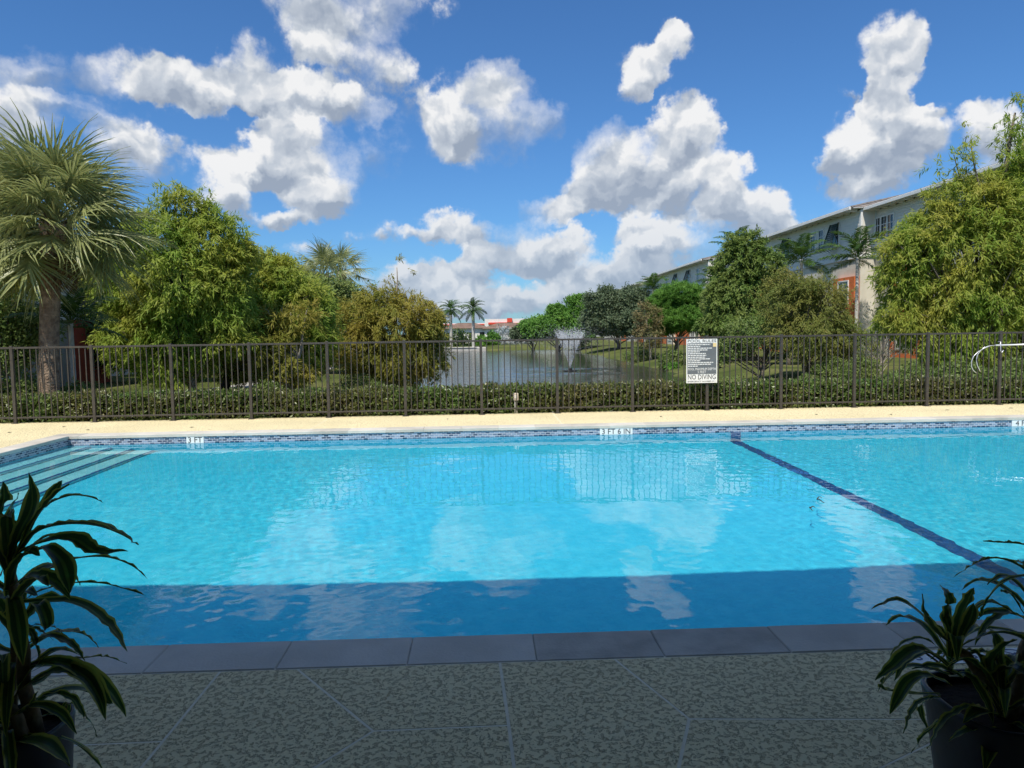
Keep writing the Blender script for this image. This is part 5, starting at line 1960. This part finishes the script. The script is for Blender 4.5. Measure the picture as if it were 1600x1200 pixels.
# ---------------------------------------------------------------- potted plants and small things
def leaf_material():
    """Strap leaf: dark green blade with lime margins, set by the position across the blade."""
    m, N, L = mat('dracaena_leaf')
    out = N.new('ShaderNodeOutputMaterial')
    uv = N.new('ShaderNodeUVMap')
    sp = N.new('ShaderNodeSeparateXYZ')
    L.new(uv.outputs[0], sp.inputs[0])
    ab = N.new('ShaderNodeMath')
    ab.operation = 'SUBTRACT'
    ab.inputs[1].default_value = 0.5
    L.new(sp.outputs[0], ab.inputs[0])
    ab2 = N.new('ShaderNodeMath')
    ab2.operation = 'ABSOLUTE'
    L.new(ab.outputs[0], ab2.inputs[0])
    no = N.new('ShaderNodeTexNoise')
    no.inputs['Scale'].default_value = 7
    tc = N.new('ShaderNodeTexCoord')
    L.new(tc.outputs['Object'], no.inputs['Vector'])
    ma = N.new('ShaderNodeMath')
    ma.operation = 'MULTIPLY_ADD'
    ma.inputs[1].default_value = 0.12
    L.new(no.outputs['Fac'], ma.inputs[0])
    L.new(ab2.outputs[0], ma.inputs[2])
    r = N.new('ShaderNodeValToRGB')
    cr = r.color_ramp
    cr.elements[0].position = 0.10
    cr.elements[0].color = (0.10, 0.17, 0.035, 1)
    cr.elements[1].position = 0.46
    cr.elements[1].color = (0.36, 0.38, 0.07, 1)
    for pos, c in ((.15, (0.025, 0.065, 0.018)), (.36, (0.035, 0.085, 0.022)), (.42, (0.30, 0.33, 0.06))):
        e = cr.elements.new(pos)
        e.color = (*c, 1)
    L.new(ma.outputs[0], r.inputs[0])
    p = N.new('ShaderNodeBsdfPrincipled')
    p.inputs['Roughness'].default_value = 0.35
    p.inputs['Specular IOR Level'].default_value = 0.4
    L.new(r.outputs[0], p.inputs['Base Color'])
    t = N.new('ShaderNodeBsdfTranslucent')
    L.new(r.outputs[0], t.inputs[0])
    ms = N.new('ShaderNodeMixShader')
    ms.inputs[0].default_value = 0.42
    L.new(p.outputs[0], ms.inputs[1])
    L.new(t.outputs[0], ms.inputs[2])
    L.new(ms.outputs[0], out.inputs[0])
    return m


LEAFM = leaf_material()
CANE = surf('dracaena_cane', (0.16, 0.12, 0.08), (0.26, 0.21, 0.14), rough=.9, scale=20, bump=.6, bump_scale=50)
SOIL = surf('potting_soil', (0.02, 0.014, 0.01), (0.05, 0.035, 0.025), rough=1, scale=40, bump=1.0, bump_scale=60)
POTM = surf('navy_glazed_pot', (0.010, 0.013, 0.028), (0.016, 0.020, 0.040), rough=0.35, scale=6, bump=.1, bump_scale=20)


def strap_leaf(pts, width, rng, parent, twist=0.0):
    """Folded strap leaf along control points given in parent space."""
    P = [Vector(p) for p in pts]
    # Catmull-Rom through the control points
    Q = []
    E = [P[0] * 2 - P[1]] + P + [P[-1] * 2 - P[-2]]
    for i in range(1, len(E) - 2):
        for k in range(6):
            t = k / 6
            a, b, c, d = E[i - 1], E[i], E[i + 1], E[i + 2]
            Q.append(.5 * ((2 * b) + (c - a) * t + (2 * a - 5 * b + 4 * c - d) * t * t + (3 * b - a - 3 * c + d) * t ** 3))
    Q.append(P[-1])
    n = len(Q)
    v, uv, f = [], [], []
    tw0 = rng.uniform(-.5, .5) + twist
    for i, q in enumerate(Q):
        s = i / (n - 1)
        t = (Q[min(i + 1, n - 1)] - Q[max(i - 1, 0)]).normalized()
        side = t.cross(Vector((0, 0, 1)))
        if side.length < .2:
            side = t.cross(Vector((0, 1, 0)))
        side.normalize()
        up = side.cross(t).normalized()
        tw = tw0 * (0.3 + s)
        sd = side * math.cos(tw) + up * math.sin(tw)
        un = up * math.cos(tw) - side * math.sin(tw)
        w = width * (.38 + .62 * math.sin(min(1, s * 1.55) * math.pi / 2)) * (1 - max(0, (s - .55) / .45) ** 1.7) * .5 + .0008
        lift = w * .42
        wav = rng.normal(0, .0022)
        for (u, k) in ((0, -1), (.25, -.55), (.5, 0), (.75, .55), (1, 1)):
            v.append(q + sd * w * k + un * (lift * abs(k) ** 1.2 + wav * abs(k)))
            uv.append((u, s))
    for i in range(n - 1):
        for k in range(4):
            a = i * 5 + k
            f.append((a, a + 1, a + 6, a + 5))
    me = mesh_from('leaf', v, f, LEAFM, True, uv=uv)
    return link('leaf', me, parent)


def potted(label, cx, y, pot_r, pot_h, hero, heads, seed, box, nw=11):
    rng = np.random.default_rng(seed)
    t = tag(empty('potted_dracaena', (cx, y, 0)), label, 'potted plant', 'striped dracaena in dark pots on the near deck')
    # pot: rounded-square taper with a thick rolled rim
    prof = [(.60, .002), (.64, .02), (.78, .35), (.92, .80), (.985, .955), (1.0, .985), (.985, 1.0), (.94, 1.0), (.925, .985), (.91, .93)]
    n = 40
    v, f = [], []
    for (r, z) in prof:
        for i in range(n):
            a = 2 * math.pi * i / n
            c, s = math.cos(a), math.sin(a)
            q = (abs(c) ** 4 + abs(s) ** 4) ** -.25
            q = 1 + (q - 1) * box
            v.append((c * r * pot_r * q, s * r * pot_r * q, z * pot_h))
    for i in range(len(prof) - 1):
        for k in range(n):
            f.append((i * n + k, i * n + (k + 1) % n, (i + 1) * n + (k + 1) % n, (i + 1) * n + k))
    f.append(tuple(range(n - 1, -1, -1)))
    o = link('pot', mesh_from('pot', v, f, POTM, True), t)
    so = MB()
    ring = [(v[(len(prof) - 1) * n + k][0] * .995, v[(len(prof) - 1) * n + k][1] * .995, pot_h * .93) for k in range(n)]
    so.add([(0, 0, pot_h * .95)] + ring, [(0, k + 1, (k + 1) % n + 1) for k in range(n)])
    so.build('soil', SOIL, t, True)
    # canes
    for (hx, hy, hz) in heads:
        b = (rng.uniform(-.4, .4) * pot_r, rng.uniform(-.4, .4) * pot_r, pot_h * .9)
        MB().tube(wobble(b, (hx, hy, hz), 7, .008, rng), list(np.linspace(.021, .014, 7)), 9).build('cane', CANE, t, True)
    # leaves traced where the photograph shows them singly
    for (pts, wpx, dy) in hero:
        ctrl = []
        for i, (px, py) in enumerate(pts):
            s = i / (len(pts) - 1)
            yy = y + dy[0] * (1 - s) + dy[1] * s
            p = on_y(px, py, yy)
            ctrl.append((p.x - cx, p.y - y, p.z))
        strap_leaf(ctrl, wpx * y / F_PX, rng, t)
    # whorls round each head, mostly hidden among the others
    for (hx, hy, hz) in heads:
        for k in range(nw):
            a = k * 2.39996 + rng.uniform(0, .4)
            s = (k + .5) / nw
            e = R(78 - 92 * (1 - s)) + rng.normal(0, .1)
            L_ = rng.uniform(.20, .34) * (1 - .25 * s)
            d = Vector((math.cos(a) * math.cos(e), math.sin(a) * math.cos(e), math.sin(e)))
            if d.y < -.25:
                d.y *= .6
            p0 = Vector((hx, hy, hz - .10 * (1 - s)))
            p1 = p0 + d * L_ * .45
            p2 = p1 + (d + Vector((0, 0, -.35 - .5 * (1 - s)))).normalized() * L_ * .35
            p3 = p2 + (d + Vector((0, 0, -.9 - .9 * (1 - s)))).normalized() * L_ * .3
            strap_leaf([p0, p1, p2, p3], rng.uniform(.030, .048), rng, t)
    return t


def build_potted():
    y = 2.02
    cx = on_y(35, 1150, y).x
    hero = [
        ([(14, 880), (32, 830), (50, 790), (46, 738)], 26, (0, -.05)),
        ([(20, 880), (50, 820), (82, 772), (97, 750)], 20, (0, .1)),
        ([(22, 880), (52, 815), (85, 775), (109, 757)], 15, (0, .02)),
        ([(35, 860), (66, 798), (105, 776), (140, 777), (164, 787)], 15, (0, .08)),
        ([(22, 880), (55, 834), (100, 820), (150, 822), (190, 836), (216, 852)], 30, (0, .0)),
        ([(25, 868), (60, 850), (112, 842), (150, 862), (200, 861)], 30, (0, -.08)),
        ([(30, 872), (70, 858), (95, 875), (106, 905), (109, 927)], 30, (0, -.12)),
        ([(75, 890), (115, 874), (165, 871), (205, 884), (232, 906)], 13, (0, .06)),
        ([(20, 950), (60, 925), (110, 912), (160, 912), (200, 922), (229, 931)], 12, (0, .05)),
        ([(12, 930), (22, 890), (45, 862), (62, 868)], 24, (0, -.1)),
        ([(10, 960), (35, 925), (60, 905), (76, 916)], 24, (0, -.12)),
        ([(18, 980), (50, 955), (62, 945), (74, 975), (70, 985)], 22, (0, -.1)),
        ([(5, 880), (-2, 820), (6, 780), (5, 752)], 24, (0, 0)),
        ([(2, 900), (15, 850), (18, 800), (30, 770)], 24, (0, .05)),
        ([(20, 990), (45, 985), (55, 1005), (62, 1036)], 12, (0, 0)),
        ([(20, 985), (45, 980), (70, 990), (84, 1000)], 8, (0, .05)),
        ([(25, 985), (55, 976), (85, 980), (101, 994)], 6, (0, .05)),
        ([(5, 1105), (45, 1070), (95, 1048), (130, 1055), (155, 1090), (165, 1125)], 26, (0, -.06)),
        ([(10, 1060), (50, 1040), (95, 1036), (135, 1055), (162, 1090), (176, 1100)], 26, (0, -.04)),
        ([(30, 1060), (80, 1036), (135, 1028), (165, 1026), (198, 1037)], 13, (0, .1)),
        ([(40, 1100), (80, 1085), (110, 1090), (125, 1110), (132, 1122)], 14, (0, 0)),
        ([(5, 1110), (30, 1080), (70, 1060), (92, 1035)], 18, (0, .05)),
        ([(0, 1180), (30, 1160), (70, 1165), (110, 1195)], 34, (0, -.25)),
        ([(0, 1140), (25, 1120), (45, 1105), (60, 1080)], 18, (0, -.1)),
        ([(60, 1120), (90, 1112), (105, 1100), (108, 1130)], 7, (0, .05)),
        ([(95, 1108), (115, 1100), (140, 1125), (152, 1150)], 5, (0, .05)),
    ]
    h = [on_y(px, py, y) for (px, py) in ((14, 890), (10, 1000), (25, 1085))]
    heads = [(p.x - cx, dy, p.z) for p, dy in zip(h, (0, .04, -.05))]
    zt = on_y(60, 1128, y).z
    potted('tall striped dracaena in a dark pot, nearest the pool steps', cx, y, .118, zt, hero, heads, 4, .6)

    y = 2.12
    cx = on_y(1570, 1150, y).x
    hero = [
        ([(1660, 880), (1625, 858), (1590, 850), (1560, 848), (1536, 846)], 12, (0, .05)),
        ([(1640, 930), (1600, 890), (1560, 873), (1525, 880), (1490, 902)], 13, (0, .02)),
        ([(1530, 968), (1545, 935), (1570, 910), (1605, 900), (1640, 912)], 13, (0, -.1)),
        ([(1490, 1010), (1470, 985), (1448, 965), (1442, 928)], 12, (0, 0)),
        ([(1492, 1008), (1500, 970), (1512, 940), (1522, 918)], 26, (0, -.05)),
        ([(1490, 1008), (1484, 985), (1478, 965), (1482, 948)], 20, (0, .05)),
        ([(1488, 1008), (1466, 992), (1452, 976), (1446, 958)], 24, (0, -.08)),
        ([(1494, 1010), (1508, 985), (1518, 962), (1521, 942)], 22, (0, -.1)),
        ([(1640, 985), (1590, 962), (1555, 958), (1518, 966)], 24, (0, 0)),
        ([(1630, 1020), (1590, 995), (1550, 990), (1500, 1010)], 20, (0, -.08)),
        ([(1485, 1030), (1455, 1004), (1430, 998), (1400, 1014), (1381, 1046)], 10, (0, .05)),
        ([(1485, 1045), (1450, 1020), (1425, 1018), (1395, 1042), (1367, 1062)], 26, (0, -.06)),
        ([(1470, 1085), (1430, 1085), (1392, 1080), (1378, 1075), (1381, 1056)], 17, (0, 0)),
        ([(1485, 1070), (1445, 1055), (1420, 1065), (1402, 1092), (1390, 1116)], 22, (0, -.05)),
        ([(1460, 1090), (1440, 1095), (1424, 1115), (1412, 1146)], 14, (0, 0)),
        ([(1470, 1090), (1450, 1092), (1438, 1110), (1452, 1148)], 12, (0, .05)),
        ([(1580, 1140), (1555, 1118), (1530, 1112), (1505, 1128)], 30, (0, -.15)),
        ([(1600, 1150), (1560, 1140), (1520, 1140), (1482, 1158)], 26, (0, -.18)),
        ([(1620, 1150), (1580, 1150), (1550, 1165), (1538, 1205)], 30, (0, -.2)),
        ([(1560, 1090), (1550, 1040), (1570, 1010), (1590, 1000)], 30, (0, -.1)),
        ([(1540, 1080), (1535, 1040), (1525, 1020), (1505, 1015)], 20, (0, 0)),
        ([(1540, 1085), (1565, 1050), (1590, 1045), (1620, 1070)], 30, (0, -.15)),
        ([(1505, 1060), (1480, 1046), (1455, 1040), (1425, 1046)], 14, (0, .08)),
        ([(1600, 960), (1580, 930), (1568, 925), (1562, 922)], 10, (0, 0)),
    ]
    h = [on_y(px, py, y) for (px, py) in ((1492, 1015), (1545, 1070), (1640, 960))]
    heads = [(p.x - cx, dy, p.z) for p, dy in zip(h, (.02, -.06, .05))]
    zt = on_y(1452, 1096, y).z
    potted('wide striped dracaena in a navy pot, standing by the deck depth markers', cx, y, .205, zt, hero, heads, 9, .75, 12)


build_potted()


def build_floating_leaves():
    m = surf('dead_leaf', (0.03, 0.028, 0.018), (0.06, 0.05, 0.03), rough=.7, scale=30)
    for (px, py, r, a0, a1, lab) in ((1287, 783, .05, 60, 230, 'larger curled dark leaf floating on the pool'), (1273, 797, .036, 40, 200, 'smaller curled dark leaf floating on the pool')):
        c = on_z(px, py, POOL_W)
        n = 12
        pts = []
        for i in range(n):
            a = R(a0 + (a1 - a0) * i / (n - 1))
            pts.append((math.cos(a) * r, math.sin(a) * r * 2.2, .012 + .01 * math.sin(i)))
        t = tag(MB().tube(pts, [.002 + .0045 * math.sin(math.pi * (i + .3) / n) for i in range(n)], 5).build('floating_leaf', m, None, True), lab, 'leaf')
        t.location = (c.x, c.y, POOL_W)
    # dry leaf bits blown over the far deck
    rng = random.Random(8)
    for (px, py) in ((100, 667), (137, 672), (1033, 651), (700, 655), (1276, 648), (1392, 648), (1480, 641), (15, 676), (300, 668), (1580, 638)):
        p = on_z(px, py, 0.0)
        a = rng.uniform(0, 6.28)
        q = []
        for (l, w) in ((-.05, 0), (0, .018), (.05, 0), (0, -.018)):
            q.append((l * math.cos(a) - w * math.sin(a), l * math.sin(a) + w * math.cos(a), .003 + abs(w) * .5))
        o = MB().add(q + [(x, y, z - .002) for (x, y, z) in q], [(0, 1, 2, 3), (7, 6, 5, 4), (0, 4, 5, 1), (1, 5, 6, 2), (2, 6, 7, 3), (3, 7, 4, 0)]).build('fallen_leaf', m)
        tag(o, 'tiny dry leaf lying on the sunlit far deck', 'leaf', 'dry leaves on the far deck')
        o.location = (p.x, p.y, 0)


build_floating_leaves()
